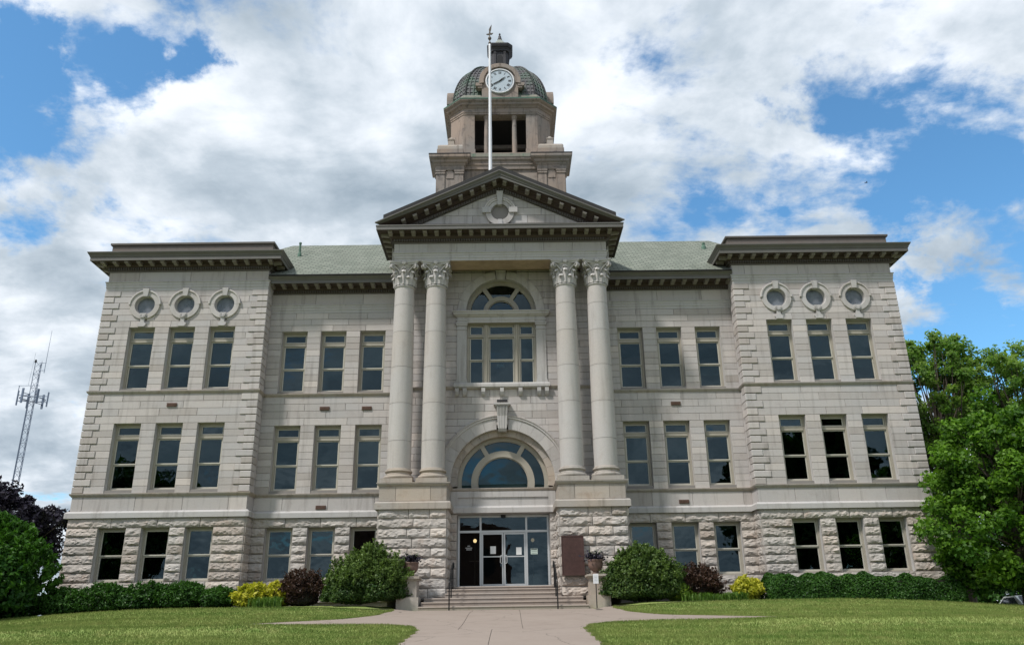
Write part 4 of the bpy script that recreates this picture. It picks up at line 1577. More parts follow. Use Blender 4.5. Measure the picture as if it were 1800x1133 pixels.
# ---- pediment
APZ, SL, OV = 16.66, (16.66 - 14.38) / 4.87, .71
tym = MB()
tz0 = 14.25
tw = (16.02 - tz0) / SL
tym.add([(-tw - .8, EF + .05, tz0), (tw + .8, EF + .05, tz0), (0, EF + .05, 16.02 + .8 * SL)], [(0, 1, 2)])
ped = tym.obj('pediment', M['mortar'], court)
zc = [14.26, 14.62, 14.98, 15.30, 15.62, 16.05]
for k in range(5):
    z0, z1 = zc[k], zc[k + 1]
    hw = (16.06 - z0) / SL + .15
    hole = stair(0, 15.08, .42, z0, z1)
    xs = [-hw]
    off = .55 if k % 2 else 0.0
    x = -3.85 + off
    while x < hw - .25:
        if x > -hw + .35 and abs(x) > hole + .15: xs.append(x)
        x += 1.1
    xs.append(hw)
    seg = list(zip(xs, xs[1:]))
    out = []
    for a, b in seg:
        if hole and a < hole and b > -hole:
            if a < -hole: out.append((a, -hole))
            if b > hole: out.append((hole, b))
        else: out.append((a, b))
    for a, b in out:
        poly = [(a, z0), (b, z0), (b, z1), (a, z1)]
        poly = clip_half(poly, SL, 1, 16.06 + .02); poly = clip_half(poly, -SL, 1, 16.06 + .02)
        if len(poly) < 3: continue
        pp = [poly[0]]
        for q in poly[1:]:
            if (Vector(q) - Vector(pp[-1])).length > .03: pp.append(q)
        if len(pp) < 3: continue
        mb = MB(); mb.poly_block(pp, EF + .05, .05, .005, .006, back=.02, tint=random.uniform(-1, 1))
        centred(mb, 'tympanum_stone', M['trim'], ped)
# round window
OZ = 15.08
mb = MB(); n = 32
for i in range(n):
    a0, a1 = 2 * math.pi * i / n, 2 * math.pi * (i + 1) / n
    for (r0, y0), (r1, y1) in (((.345, EF - .02), (.343, EF + .10)), ((.343, EF + .10), (.32, EF + .10)), ((.32, EF + .10), (.32, EF + .16))):
        mb.add([(r0 * math.cos(a0), y0, OZ + r0 * math.sin(a0)), (r0 * math.cos(a1), y0, OZ + r0 * math.sin(a1)), (r1 * math.cos(a1), y1, OZ + r1 * math.sin(a1)), (r1 * math.cos(a0), y1, OZ + r1 * math.sin(a0))], [(0, 1, 2, 3)])
pw2 = mb.obj('round_window', M['trim'], court, smooth=True)
disc_pane(0, OZ, .327, EF + .12, 'pane', pw2)
mb = MB(); mb.box(-.6, .6, EF + .5, EF + .52, OZ - .5, OZ + .5); mb.obj('backing', M['room'], pw2)
centred(ring_piece(0, OZ, .345, .575, math.pi + .05, 2 * math.pi - .05, EF - .09, EF + .06, 22), 'ring_stone', M['trim'], pw2)
for s in (-1, 1):
    a0, a1 = (math.pi / 2 + .2, math.pi - .06) if s == -1 else (.06, math.pi / 2 - .2)
    centred(ring_piece(0, OZ + .03, .345, .50, a0, a1, EF - .07, EF + .06, 12), 'ring_stone', M['trim'], pw2)
    centred(ring_piece(0, OZ + .03, .50, .58, a0, a1, EF - .10, EF + .06, 12), 'ring_stone', M['trim'], pw2)
    centred(ring_piece(0, OZ + .03, .58, .65, a0, a1, EF - .12, EF + .06, 12), 'ring_stone', M['trim'], pw2)
    x0, x1 = sorted((s * .36, s * .70))
    mb = MB(); mb.box(x0, x1, EF - .15, EF + .05, OZ - .03, OZ + .20); centred(mb, 'shoulder_block', M['trim'], pw2)
keystone(0, OZ + .31, OZ + .92, .16, .27, EF - .15, EF + .05).obj('keystone', M['trim'], pw2)
mb = MB(); mb.prism([(-.08, OZ - .33), (.08, OZ - .33), (.12, OZ - .62), (-.12, OZ - .62)], EF - .13, EF + .05); mb.obj('foot_block', M['trim'], pw2)

# raking cornice
rake = [(0, -.60), (.045, -.60), (.05, -.56), (.055, -.54), (.055, -.42), (.135, -.41), (.15, -.38), (.245, -.36), (.255, -.275), (OV - .13, -.275), (OV - .13, -.295), (OV - .10, -.295), (OV - .10, -.19),
        (OV - .075, -.18), (OV - .06, -.12), (OV - .02, -.06), (OV, -.04), (OV, .0), (-.05, .0)]
rake = [(o_, h_ * 1.07) for o_, h_ in rake]
mb = MB()
k = len(rake)
vs = []
for xe in (-1, 0, 1):
    for o_, h_ in rake:
        x = xe * (EX + o_ + .0 + .0) if xe else 0
        zl = APZ - SL * abs(x)
        z = zl + h_
        vs.append((x, EF - o_, max(z, 14.332) if xe else z))
fs = []
for i in range(2):
    for j in range(k):
        j2 = (j + 1) % k
        fs.append((i * k + j, i * k + j2, (i + 1) * k + j2, (i + 1) * k + j))
fs.append(tuple(range(k - 1, -1, -1))); fs.append(tuple(2 * k + j for j in range(k)))
mb.add(vs, fs)
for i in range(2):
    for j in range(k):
        mb.m[i * k + j] = 1 if 3 <= j <= 8 else (2 if j < 3 else 0)  # bed and soffit faces get the brown with shade in it
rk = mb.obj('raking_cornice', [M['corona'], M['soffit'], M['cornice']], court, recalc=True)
den = MB()
ang = math.atan(SL)
for s in (-1, 1):
    for q in range(9):
        x = s * (.225 + .447 * q)
        z = APZ - SL * abs(x) - .296
        o = link('modillion', MODM, rk, (x, EF - .255, z))
        o.rotation_euler = (0, s * ang, 0)
        o.scale = (1, (OV - .13 - .255 - .03) / .355, .105 / .13)
    for q in range(40):
        x = s * (.05 + .098 * q)
        zc_ = APZ - SL * abs(x)
        x0, x1 = x - .03, x + .03
        den.add([(x0, EF - .04, zc_ - .572 - SL * s * (x0 - x)), (x1, EF - .04, zc_ - .572 - SL * s * (x1 - x)), (x1, EF - .115, zc_ - .572 - SL * s * (x1 - x)), (x0, EF - .115, zc_ - .572 - SL * s * (x0 - x)),
                 (x0, EF - .04, zc_ - .46 - SL * s * (x0 - x)), (x1, EF - .04, zc_ - .46 - SL * s * (x1 - x)), (x1, EF - .115, zc_ - .46 - SL * s * (x1 - x)), (x0, EF - .115, zc_ - .46 - SL * s * (x0 - x))],
                [(0, 1, 2, 3), (4, 7, 6, 5), (0, 4, 5, 1), (1, 5, 6, 2), (2, 6, 7, 3), (3, 7, 4, 0)])
dd = den.obj('dentil_band', M['cornice'], rk, recalc=True); dd['kind'] = 'stuff'
# portico roof with its black edge
mb = MB()
yb = 8.3
for s in (-1, 1):
    xe = s * 4.55
    ze = APZ - SL * 4.55
    f0 = EF - OV + .02
    mb.add([(0, f0, APZ + .005), (xe, f0, ze + .005), (xe, yb, ze + .005), (0, yb, APZ + .005), (0, f0, APZ + .17), (xe, f0, ze + .17), (xe, yb, ze + .17), (0, yb, APZ + .17)],
           [(0, 1, 2, 3), (4, 7, 6, 5), (0, 4, 5, 1), (1, 5, 6, 2), (2, 6, 7, 3)])
mb.obj('portico_roof', M['roofing'], court, recalc=True)
for s in (-1, 1):
    mb = MB(); mb.tube([(s * 4.35, -.55, 14.3), (s * 4.33, -.52, 13.0), (s * 4.30, .55, 12.9), (s * 4.30, .62, 11.0), (s * 4.30, .62, 4.6)], .045, 8); mb.obj('downpipe', M['trim'], court)

# ---- great arch over the doors
ga = MB()
n = 40
for r0, y0, r1, y1 in ((1.965, .02, 1.965, .14),):
    ps0 = arc_pts(0, ZA, r0, math.pi, 0, n)
    for (xa, za), (xb, zb) in zip(ps0, ps0[1:]):
        ga.add([(xa, y0, za), (xb, y0, zb), (xb, y1, zb), (xa, y1, za)], [(0, 1, 2, 3)])
    for s in (-1, 1):
        ga.add([(s * r0, y0, 4.39), (s * r0, y1, 4.39), (s * r0, y1, ZA), (s * r0, y0, ZA)], [(0, 1, 2, 3)])
arch = ga.obj('great_arch', M['trim'], court)
nv = 15
for i in range(nv):
    a0 = -.07 + (math.pi + .14) * i / nv; a1 = -.07 + (math.pi + .14) * (i + 1) / nv
    if i == nv // 2: continue
    centred(ring_piece(0, ZA, 1.96, 2.40, a0, a1, -.045, .1, 5), 'voussoir', M['trim'], arch)
nv2 = 17
for i in range(nv2):
    a0 = -.09 + (math.pi + .18) * i / nv2; a1 = -.09 + (math.pi + .18) * (i + 1) / nv2
    centred(ring_piece(0, ZA, 1.715, 1.975, a0, a1, .13, .42, 4), 'inner_voussoir', M['weathered'], arch)
centred(ring_piece(0, ZA, 2.38, 2.46, .05, math.pi - .05, -.085, .05, 40), 'hood_mould', M['trim'], arch)
centred(ring_piece(0, ZA, 2.455, 2.52, .05, math.pi - .05, -.11, .05, 40), 'hood_mould', M['trim'], arch)
mb = MB()
for q in range(-3, 4):                                    # scrolled keystone with ribs
    x = q * .052
    for (z0, w0, y0), (z1, w1, y1) in zip([(6.50, .72, -.15), (6.60, .74, -.20), (7.1, .86, -.19), (7.42, .95, -.26)], [(6.60, .74, -.20), (7.1, .86, -.19), (7.42, .95, -.26), (7.47, .97, -.24)]):
        pr_ = .02 * (q % 2)
        mb.add([((x - .028) * w0 * 1.2, y0 - pr_, z0), ((x + .028) * w0 * 1.2, y0 - pr_, z0), ((x + .028) * w1 * 1.2, y1 - pr_, z1), ((x - .028) * w1 * 1.2, y1 - pr_, z1),
                ((x - .028) * w0 * 1.2, .05, z0), ((x + .028) * w0 * 1.2, .05, z0), ((x + .028) * w1 * 1.2, .05, z1), ((x - .028) * w1 * 1.2, .05, z1)],
               [(0, 1, 2, 3), (0, 4, 5, 1), (1, 5, 6, 2), (2, 6, 7, 3), (3, 7, 4, 0)])
mb.box(-.28, .28, -.29, .05, 7.47, 7.51); mb.box(-.32, .32, -.33, .05, 7.51, 7.575)
mb.obj('keystone', M['trim'], arch)
mb = MB(); mb.box(-.20, .20, -.06, .02, 7.67, 7.76); mb.obj('vent_grille', M['roofing'], court)


def fan_window(name, cz, ro, ri_out, ri_in, y, z0, spoke_deg, gl_r):
    """half-round window: outer frame, inner arch, two spokes, panes"""
    fr = MB()
    def band(r0, r1, ya, yb_):
        n = 36
        base = math.asin(max(-1, min(1, (z0 - cz) / r1)))
        p0 = arc_pts(0, cz, r0, math.pi - base, base, n); p1 = arc_pts(0, cz, r1, math.pi - base, base, n)
        p0 = [(x, max(z, z0)) for x, z in p0]; p1 = [(x, max(z, z0)) for x, z in p1]
        for i in range(n):
            a, b, c, d = p0[i], p0[i + 1], p1[i + 1], p1[i]
            fr.add([(a[0], ya, a[1]), (b[0], ya, b[1]), (c[0], ya, c[1]), (d[0], ya, d[1]), (a[0], yb_, a[1]), (b[0], yb_, b[1]), (c[0], yb_, c[1]), (d[0], yb_, d[1])],
                   [(0, 3, 2, 1), (4, 5, 6, 7), (0, 1, 5, 4), (2, 3, 7, 6)])
    band(gl_r, ro, y - .05, y + .08)
    band(ri_in, ri_out, y - .07, y + .08)
    band(ri_in - .035, ri_in, y - .02, y + .06)
    band(gl_r - .035, gl_r, y - .02, y + .06)
    for dg in spoke_deg:
        a = R(dg)
        d = Vector((math.cos(a), math.sin(a))); t = Vector((-d.y, d.x)) * .085
        q0, q1 = d * (ri_out - .02), d * (gl_r + .02)
        fr.prism([(q0.x - t.x, cz + q0.y - t.y), (q1.x - t.x, cz + q1.y - t.y), (q1.x + t.x, cz + q1.y + t.y), (q0.x + t.x, cz + q0.y + t.y)], y - .06, y + .08)
    fr.box(-ro, ro, y - .06, y + .08, z0 - .06, z0 + .01)
    o = fr.obj(name, M['frame'], court)
    def sector(r0, r1, a0, a1):
        n = 16
        ps = arc_pts(0, cz, r1, a0, a1, n) + ([(0, 0)] * 0 if r0 == 0 else arc_pts(0, cz, r0, a1, a0, n))
        mb = MB()
        if r0 == 0:
            vs = [(x, y + .03, max(z, z0)) for x, z in ps]
            mb.add(vs, [tuple(range(len(vs)))])
        else:
            m_ = n + 1
            vs = [(x, y + .03, max(z, z0)) for x, z in ps]
            mb.add(vs, [(i, i + 1, 2 * m_ - 2 - i, 2 * m_ - 1 - i) for i in range(n)])
        mb.obj('pane', M['glass'], o)
    if name == 'lunette_window':
        bk = MB(); bk.prism([(-ro, z0)] + [(x, max(z, z0)) for x, z in arc_pts(0, cz, ro, math.pi, 0, 20)] + [(ro, z0)], y + .22, y + .23); bk.obj('blind', M['blind'], o)
    lo = -.05
    cuts = [lo] + [R(q) for q in sorted(spoke_deg)] + [math.pi - lo]
    for a, b in zip(cuts, cuts[1:]): sector(ri_out - .03, gl_r, a, b)
    sector(0, ri_in, lo, math.pi - lo)
    return o


fan_window('lunette_window', ZA, 1.74, 1.20, .97, .40, 4.42, (60, 120), 1.60)
fan_window('fanlight_window', ZU, 1.42, .74, .56, .34, 11.38, (57, 123), 1.28)

# upper fanlight surround
mb = MB()
ps0 = arc_pts(0, ZU, 1.405, math.pi, 0, 36)
for (xa, za), (xb, zb) in zip(ps0, ps0[1:]):
    mb.add([(xa, -.02, za), (xb, -.02, zb), (xb, .4, zb), (xa, .4, za)], [(0, 1, 2, 3)])
ua = mb.obj('upper_arch', M['trim'], court)
for i in range(11):
    a0 = math.pi * i / 11; a1 = math.pi * (i + 1) / 11
    if i == 5: continue
    centred(ring_piece(0, ZU, 1.40, 1.745, a0, a1, -.05, .1, 5), 'voussoir', M['trim'], ua)
keystone(0, ZU + 1.34, ZU + 1.75, .34, .42, -.09, .08).obj('keystone', M['trim'], ua)

# three-light window below it
tri = MB()
y0 = .16
zb, zt = 8.42, 10.97
ring_frame(tri, -1.37, 1.37, zb, zt, .09, y0, y0 + .16, .05, .10)
for s in (-1, 1):
    tri.box(min(s * .50, s * .72), max(s * .50, s * .72), y0 - .04, y0 + .14, zb, zt)
    tri.lathe([(.06, zb + .05), (.06, zt - .1)], s * .61, y0 - .03, 10)
tri.box(-1.37, 1.37, y0 - .03, y0 + .14, zt - .60, zt - .50)
tri.box(-1.37, 1.37, y0 - .05, y0 + .10, zt - .525, zt - .50)
triw = tri.obj('three_light_window', M['frame'], court)
for x0, x1 in ((-1.27, -.73), (-.49, .49), (.73, 1.27)):
    for za, zb_, yy in ((zt - .495, zt - .11, .0), (9.42, zt - .61, .0), (zb + .06, 9.42, .05)):
        sm = MB(); ring_frame(sm, x0, x1, za, zb_, .045, y0 + .04 + yy, y0 + .08 + yy); sm.obj('sash', M['sash'], triw)
        pane(x0 + .04, x1 - .04, za + .04, zb_ - .04, y0 + .06 + yy).obj('pane', M['glass'], triw)
    bm_ = MB(); bm_.box(x0, x1, y0 + .22, y0 + .23, 9.42, zt - .61); bm_.obj('blind', M['blind'], triw)
mb = MB(); mb.box(-.20, .10, y0 + .135, y0 + .14, 9.16, 9.29); mb.obj('paper_notice', M['paper'], triw)
# pilasters, entablature, bracketed sill
for s in (-1, 1):
    srd = MB()
    def bx(x0, x1, ya, z0, z1): srd.box(min(s * x0, s * x1), max(s * x0, s * x1), ya, .06, z0, z1)
    bx(1.38, 1.76, -.07, 8.42, 10.86); bx(1.35, 1.79, -.11, 8.42, 8.50); bx(1.36, 1.78, -.09, 8.50, 8.56)
    bx(1.36, 1.78, -.095, 10.62, 10.66); bx(1.35, 1.80, -.11, 10.80, 10.88); bx(1.33, 1.82, -.13, 10.88, 10.92)
    srd.obj('window_pilaster', M['trim'], court)
mb = MB()
tp = [(-1.74, .05), (-1.74, -.06), (1.74, -.06), (1.74, .05)]
mb.sweep([(-.1, 10.92), (.03, 10.92), (.03, 11.0), (.05, 11.01), (.05, 11.06), (.02, 11.07), (.02, 11.15), (.06, 11.17), (.10, 11.20), (.17, 11.25), (.17, 11.31), (.21, 11.33), (.22, 11.375), (-.1, 11.40)], tp)
mb.obj('window_entablature', M['trim'], court, recalc=True)
mb = MB()
mb.sweep([(-.1, 8.21), (.06, 8.21), (.09, 8.24), (.13, 8.25), (.13, 8.35), (.10, 8.42), (-.1, 8.43)], [(-1.74, .05), (-1.74, -.06), (1.74, -.06), (1.74, .05)])
sill = mb.obj('window_sill', M['trim'], court, recalc=True)
for x in (-1.74, -1.44, -.72, 0, .72, 1.44, 1.74):
    mb = MB()
    prof = [(.0, 8.21), (-.17, 8.21), (-.17, 8.06), (-.13, 7.97), (-.06, 7.91), (0, 7.90)]
    vs = [(x - .075, y, z) for y, z in prof] + [(x + .075, y, z) for y, z in prof]
    m_ = len(prof)
    mb.add(vs, [tuple(range(m_)), tuple(range(2 * m_ - 1, m_ - 1, -1))] + [(i, (i + 1) % m_, (i + 1) % m_ + m_, i + m_) for i in range(m_)])
    centred(mb, 'bracket', M['trim'], sill)

# ---- small vents in the walls
for x, y, z in ((-12.72, 0, 7.73), (-7.0, YC, 7.69), (-5.34, YC, 7.68), (-6.9, YC, 3.86), (6.86, YC, 7.71), (6.86, YC, 3.89)):
    mb = MB()
    mb.box(x - .19, x + .19, y - .06, y + .02, z - .07, z + .07)
    for k in range(3): mb.box(x - .17, x + .17, y - .075, y - .055, z - .05 + k * .04, z - .03 + k * .04)
    mb.obj('vent_grille', M['vent'], court)

# ---- entrance: aluminium frame, two doors, side and top lights
DY = .42
ef = MB()
ef.box(-1.69, -1.62, DY, DY + .12, .88, 3.45); ef.box(1.62, 1.69, DY, DY + .12, .88, 3.45)
for x in (-.85, .85): ef.box(x - .035, x + .035, DY, DY + .12, .88, 3.45)
ef.box(-1.62, 1.62, DY + .002, DY + .118, 2.82, 2.90); ef.box(-1.62, 1.62, DY + .002, DY + .118, 3.37, 3.45); ef.box(-1.62, -.885, DY + .002, DY + .118, .88, .95); ef.box(.885, 1.62, DY + .002, DY + .118, .88, .95)
ef.box(-.815, .815, DY + .003, DY + .118, .88, .90)
entr = ef.obj('entrance_frame', M['alu'], court)
mb = MB(); mb.box(-1.69, 1.69, DY - .02, DY + .1, 3.451, 3.468); mb.box(-.09, .09, DY - .1, DY, 3.36, 3.44); mb.obj('door_sensor', M['iron'], entr)
for x0, x1, z0, z1 in ((-1.62, -.885, .95, 2.82), (.885, 1.62, .95, 2.82), (-1.62, -.885, 2.90, 3.37), (.885, 1.62, 2.90, 3.37), (-.815, .815, 2.90, 3.37)):
    pane(x0, x1, z0, z1, DY + .05).obj('pane', M['door_glass'], entr)
for s in (-1, 1):
    mb = MB()
    a, b = sorted((s * .008, s * .81))
    ring_frame(mb, a, b, .905, 2.81, .055, DY + .02, DY + .075, .10, .055)
    mb.box(a + .055, b - .055, DY + .025, DY + .07, 1.945, 1.985)
    dr = mb.obj('door', M['alu'], court)
    pane(a + .05, b - .05, 1.0, 1.95, DY + .045).obj('pane', M['door_glass'], dr)
    pane(a + .05, b - .05, 1.98, 2.76, DY + .045).obj('pane', M['door_glass'], dr)
    mb = MB()
    x = s * .085
    mb.tube([(x - s * .02, DY + .02, 2.0), (x, DY - .05, 2.0), (x + s * .035, DY - .06, 1.97), (x + s * .035, DY - .06, 1.75), (x, DY - .05, 1.72), (x - s * .02, DY + .02, 1.72)], .017, 6)
    mb.obj('handle', M['alu'], dr)
# entrance hall behind the glass, with two wall lamps
mb = MB()
mb.add([(-1.95, .6, .87), (1.95, .6, .87), (1.95, 5.0, .87), (-1.95, 5.0, .87), (-1.95, .6, 3.9), (1.95, .6, 3.9), (1.95, 5.0, 3.9), (-1.95, 5.0, 3.9)],
       [(0, 1, 2, 3), (4, 7, 6, 5), (0, 3, 7, 4), (1, 5, 6, 2), (3, 2, 6, 7)])
mb.obj('entrance_hall', M['room'], court)
for s, en in ((-1, 1), (1, .35)):
    t = thing('hall_lamp', 'lit globe lamp on a thin stand seen through the %s sidelight' % ('left' if s == -1 else 'right'), 'lamp', (s * 1.12, 2.0, .87), 'lamps in the entrance hall')
    mb = MB(); mb.lathe([(.14, 0), (.14, .02), (.02, .05), (.015, 1.70), (.05, 1.72)], seg=10); mb.obj('stand', M['gold_leaf'], t)
    mb = MB(); mb.lathe([(.02, 1.73), (.05, 1.75), (.07, 1.80), (.05, 1.85), (.02, 1.87)], seg=14); mb.obj('globe', M['bulb'] if s == -1 else emit_mat('lamp_globe_dim', (1.0, .75, .45), .22), t, smooth=True)
    mb = MB(); mb.box(-.22, .22, -.05, .05, 1.03, 1.06); mb.obj('shelf', M['gold_leaf'], t)
    for q in (-.2, .2):
        pass

# ---- papers taped to the glass
def sheet(name, label, x0, x1, z0, z1, m, y=DY + .018, lines=0, head=False):
    t = thing(name, label, 'notice', ((x0 + x1) / 2, y, z0))
    a, b, h = x0 - (x0 + x1) / 2, x1 - (x0 + x1) / 2, z1 - z0
    mb = MB(); mb.box(a, b, -.003, 0, 0, h); mb.obj('sheet', M[m], t)
    if lines:
        mb = MB()
        for k in range(lines):
            zl = h * (.85 - .7 * k / max(1, lines - 1))
            w_ = random.uniform(.5, .8) * (b - a) / 2
            mb.box(-w_, w_, -.0045, -.0032, zl - .004, zl + .004)
        if head: mb.box(a * .85, b * .85, -.0045, -.0032, h * .80, h * .93)
        mb.obj('print', M['ink'], t)
    return t


sheet('paper_notice', 'white paper notice taped inside the left glass door', -.492, -.287, 2.065, 2.335, 'paper', DY + .038, 0)
sheet('paper_notice', 'white paper notice taped inside the right glass door', .462, .661, 2.023, 2.286, 'paper', DY + .038, 0)
sheet('sidelight_notice', 'pale green notice with dark heading on the right sidelight', .998, 1.252, 2.033, 2.233, 'paper_green', DY + .04, 3, True)
t = thing('window_lettering', 'small white lettering on the left sidelight glass', 'lettering', (-1.28, DY + .045, 2.2))
mb = MB()
for zl, w_ in ((.14, .05), (.07, .12), (.01, .09)):
    x = -w_
    while x < w_:
        l = random.uniform(.018, .03); mb.box(x, x + l, -.002, 0, zl, zl + .028); x += l + .012
mb.obj('letters', M['paper'], t)

# ---- steps
steps = thing('entrance_steps', 'flight of worn stone steps up to the glass doors', 'steps', (0, 0, 0))
sz = [.085, .222, .36, .49, .64, .785, .88]
for k, (yf, hw) in enumerate(((-2.80, 2.76), (-2.48, 2.70), (-2.16, 2.64), (-1.84, 1.96), (-1.50, 1.96), (-1.16, 1.96))):
    mb = MB()
    z0, z1 = sz[k] - .15, sz[k + 1]
    c = .02
    nseg = 4
    vs = []
    prof = [(yf + .02, z0), (yf + .02, z1 - .045), (yf, z1 - .04), (yf, z1 - c), (yf + c, z1), (.9 if k > 2 else -.4, z1), (.9 if k > 2 else -.4, z0)]
    n = len(prof)
    for x in (-hw, hw):
        vs += [(x, y, z) for y, z in prof]
    mb.add(vs, [tuple(range(n)), tuple(range(2 * n - 1, n - 1, -1))] + [(i, (i + 1) % n, (i + 1) % n + n, i + n) for i in range(n)], random.uniform(-1, 1))
    mb.obj('step', M['step'], steps, recalc=True)

# ---- handrails
for s in (-1, 1):
    t = thing('handrail', 'black iron handrail on the %s side of the entrance steps' % ('left' if s == -1 else 'right'), 'handrail', (s * 1.75, -2.9, .085), 'handrails of the entrance steps')
    mb = MB()
    L = lambda y, z: (0, y + 2.9, z - .085)
    mb.tube([L(-2.9, .93), L(-2.88, .97), L(-1.95, 1.42), L(-1.15, 1.66), L(-.9, 1.68), L(-.8, 1.62), L(-.8, 1.5)], .024, 8); mb.obj('rail', M['iron'], t)
    for y, z0, z1 in ((-2.9, .08, .95), (-2.0, .49, 1.38), (-1.2, .785, 1.65)):
        mb = MB(); mb.tube([L(y, z0), L(y, z1)], .022, 8); mb.obj('post', M['iron'], t)

# ---- pedestals with planted urns
for s, nm in ((-1, 'left'), (1, 'right')):
    x = s * 3.14
    t = thing('urn_pedestal', 'square stone pedestal at the %s end of the steps' % nm, 'pedestal', (x, -2.25, .1), 'pedestals flanking the steps')
    mb = MB(); mb.box(-.36, .36, -.36, .55, -.1, .42, .5); mb.obj('plinth', M['weathered'], t)
    mb = MB(); mb.box(-.29, .29, -.29, .5, .42, .92, -.3); mb.obj('die', M['weathered'], t)
    mb = MB(); mb.sweep([(-.3, .92), (0, .92), (.03, .95), (.05, .98), (.09, 1.0), (.09, 1.06), (-.3, 1.08)], [(-.29, .5), (-.29, -.29), (.29, -.29), (.29, .5)]); mb.box(-.3, .3, -.3, .5, 1.0, 1.078); mb.obj('cap', M['weathered'], t, recalc=True)
    u = thing('planted_urn', 'dark clay urn of purple bedding plants on the %s pedestal' % nm, 'urn', (x - s * .05, -2.2, 1.175), 'urns flanking the steps')
    mb = MB(); mb.lathe([(.13, 0), (.14, .03), (.10, .06), (.10, .09), (.18, .14), (.235, .22), (.25, .32), (.245, .40), (.27, .43), (.27, .46), (.22, .45), (.20, .40)], seg=22); mb.obj('bowl', M['urn'], u, smooth=True)

# ---- bronze plaque and the little sign
t = thing('bronze_plaque', 'tall brown bronze plaque fixed to the right pier beside the doors', 'plaque', (2.385, -1.66, 1.17))
mb = MB(); mb.box(-.36, .36, -.045, 0.05, .02, 1.29); mb.obj('plate', M['bronze'], t)
mb = MB(); ring_frame(mb, -.385, .385, 0, 1.31, .03, -.065, .05); mb.obj('border', M['bronze'], t)
mb = MB()
for k in range(26):
    z = 1.20 - k * .044
    w_ = .22 if k in (0, 1) else random.uniform(.26, .31)
    x = -w_
    while x < w_ - .02:
        l = random.uniform(.012, .05); mb.box(x, min(x + l, w_), -.05, -.044, z, z + .018); x += l + .014
o = mb.obj('raised_lettering', M['bronze'], t); o['kind'] = 'stuff'
t = thing('stake_sign', 'small white sign on a thin black stake by the right pedestal', 'sign', (3.0, -2.95, .09))
mb = MB(); mb.box(-.015, .015, -.012, .012, -.1, .78); mb.obj('stake', M['iron'], t)
mb = MB(); mb.box(-.085, .085, -.022, -.013, .76, 1.06); mb.obj('panel', M['white'], t)
mb = MB()
for k in range(5): mb.box(-.055, .055, -.0245, -.0225, .81 + k * .045, .82 + k * .045)
mb.obj('print', plain('grey_print', (.35, .37, .4), .7), t)

# ================================================================ clock tower
TY = 11.75
def octo(a, cut, cy=TY):
    """chamfered square, counter-clockwise seen from above; travel order keeps outward on the right when reversed"""
    h = a - cut
    return [(-h, cy - a), (h, cy - a), (a, cy - h), (a, cy + h), (h, cy + a), (-h, cy + a), (-a, cy + h), (-a, cy - h)]


TH = 3.5
mb = MB(); mb.box(-TH + .35, TH - .35, TY - TH + .35, TY + TH - .35, 13.5, 24.1)
tb = mb.obj('tower_base', M['tower'], court)
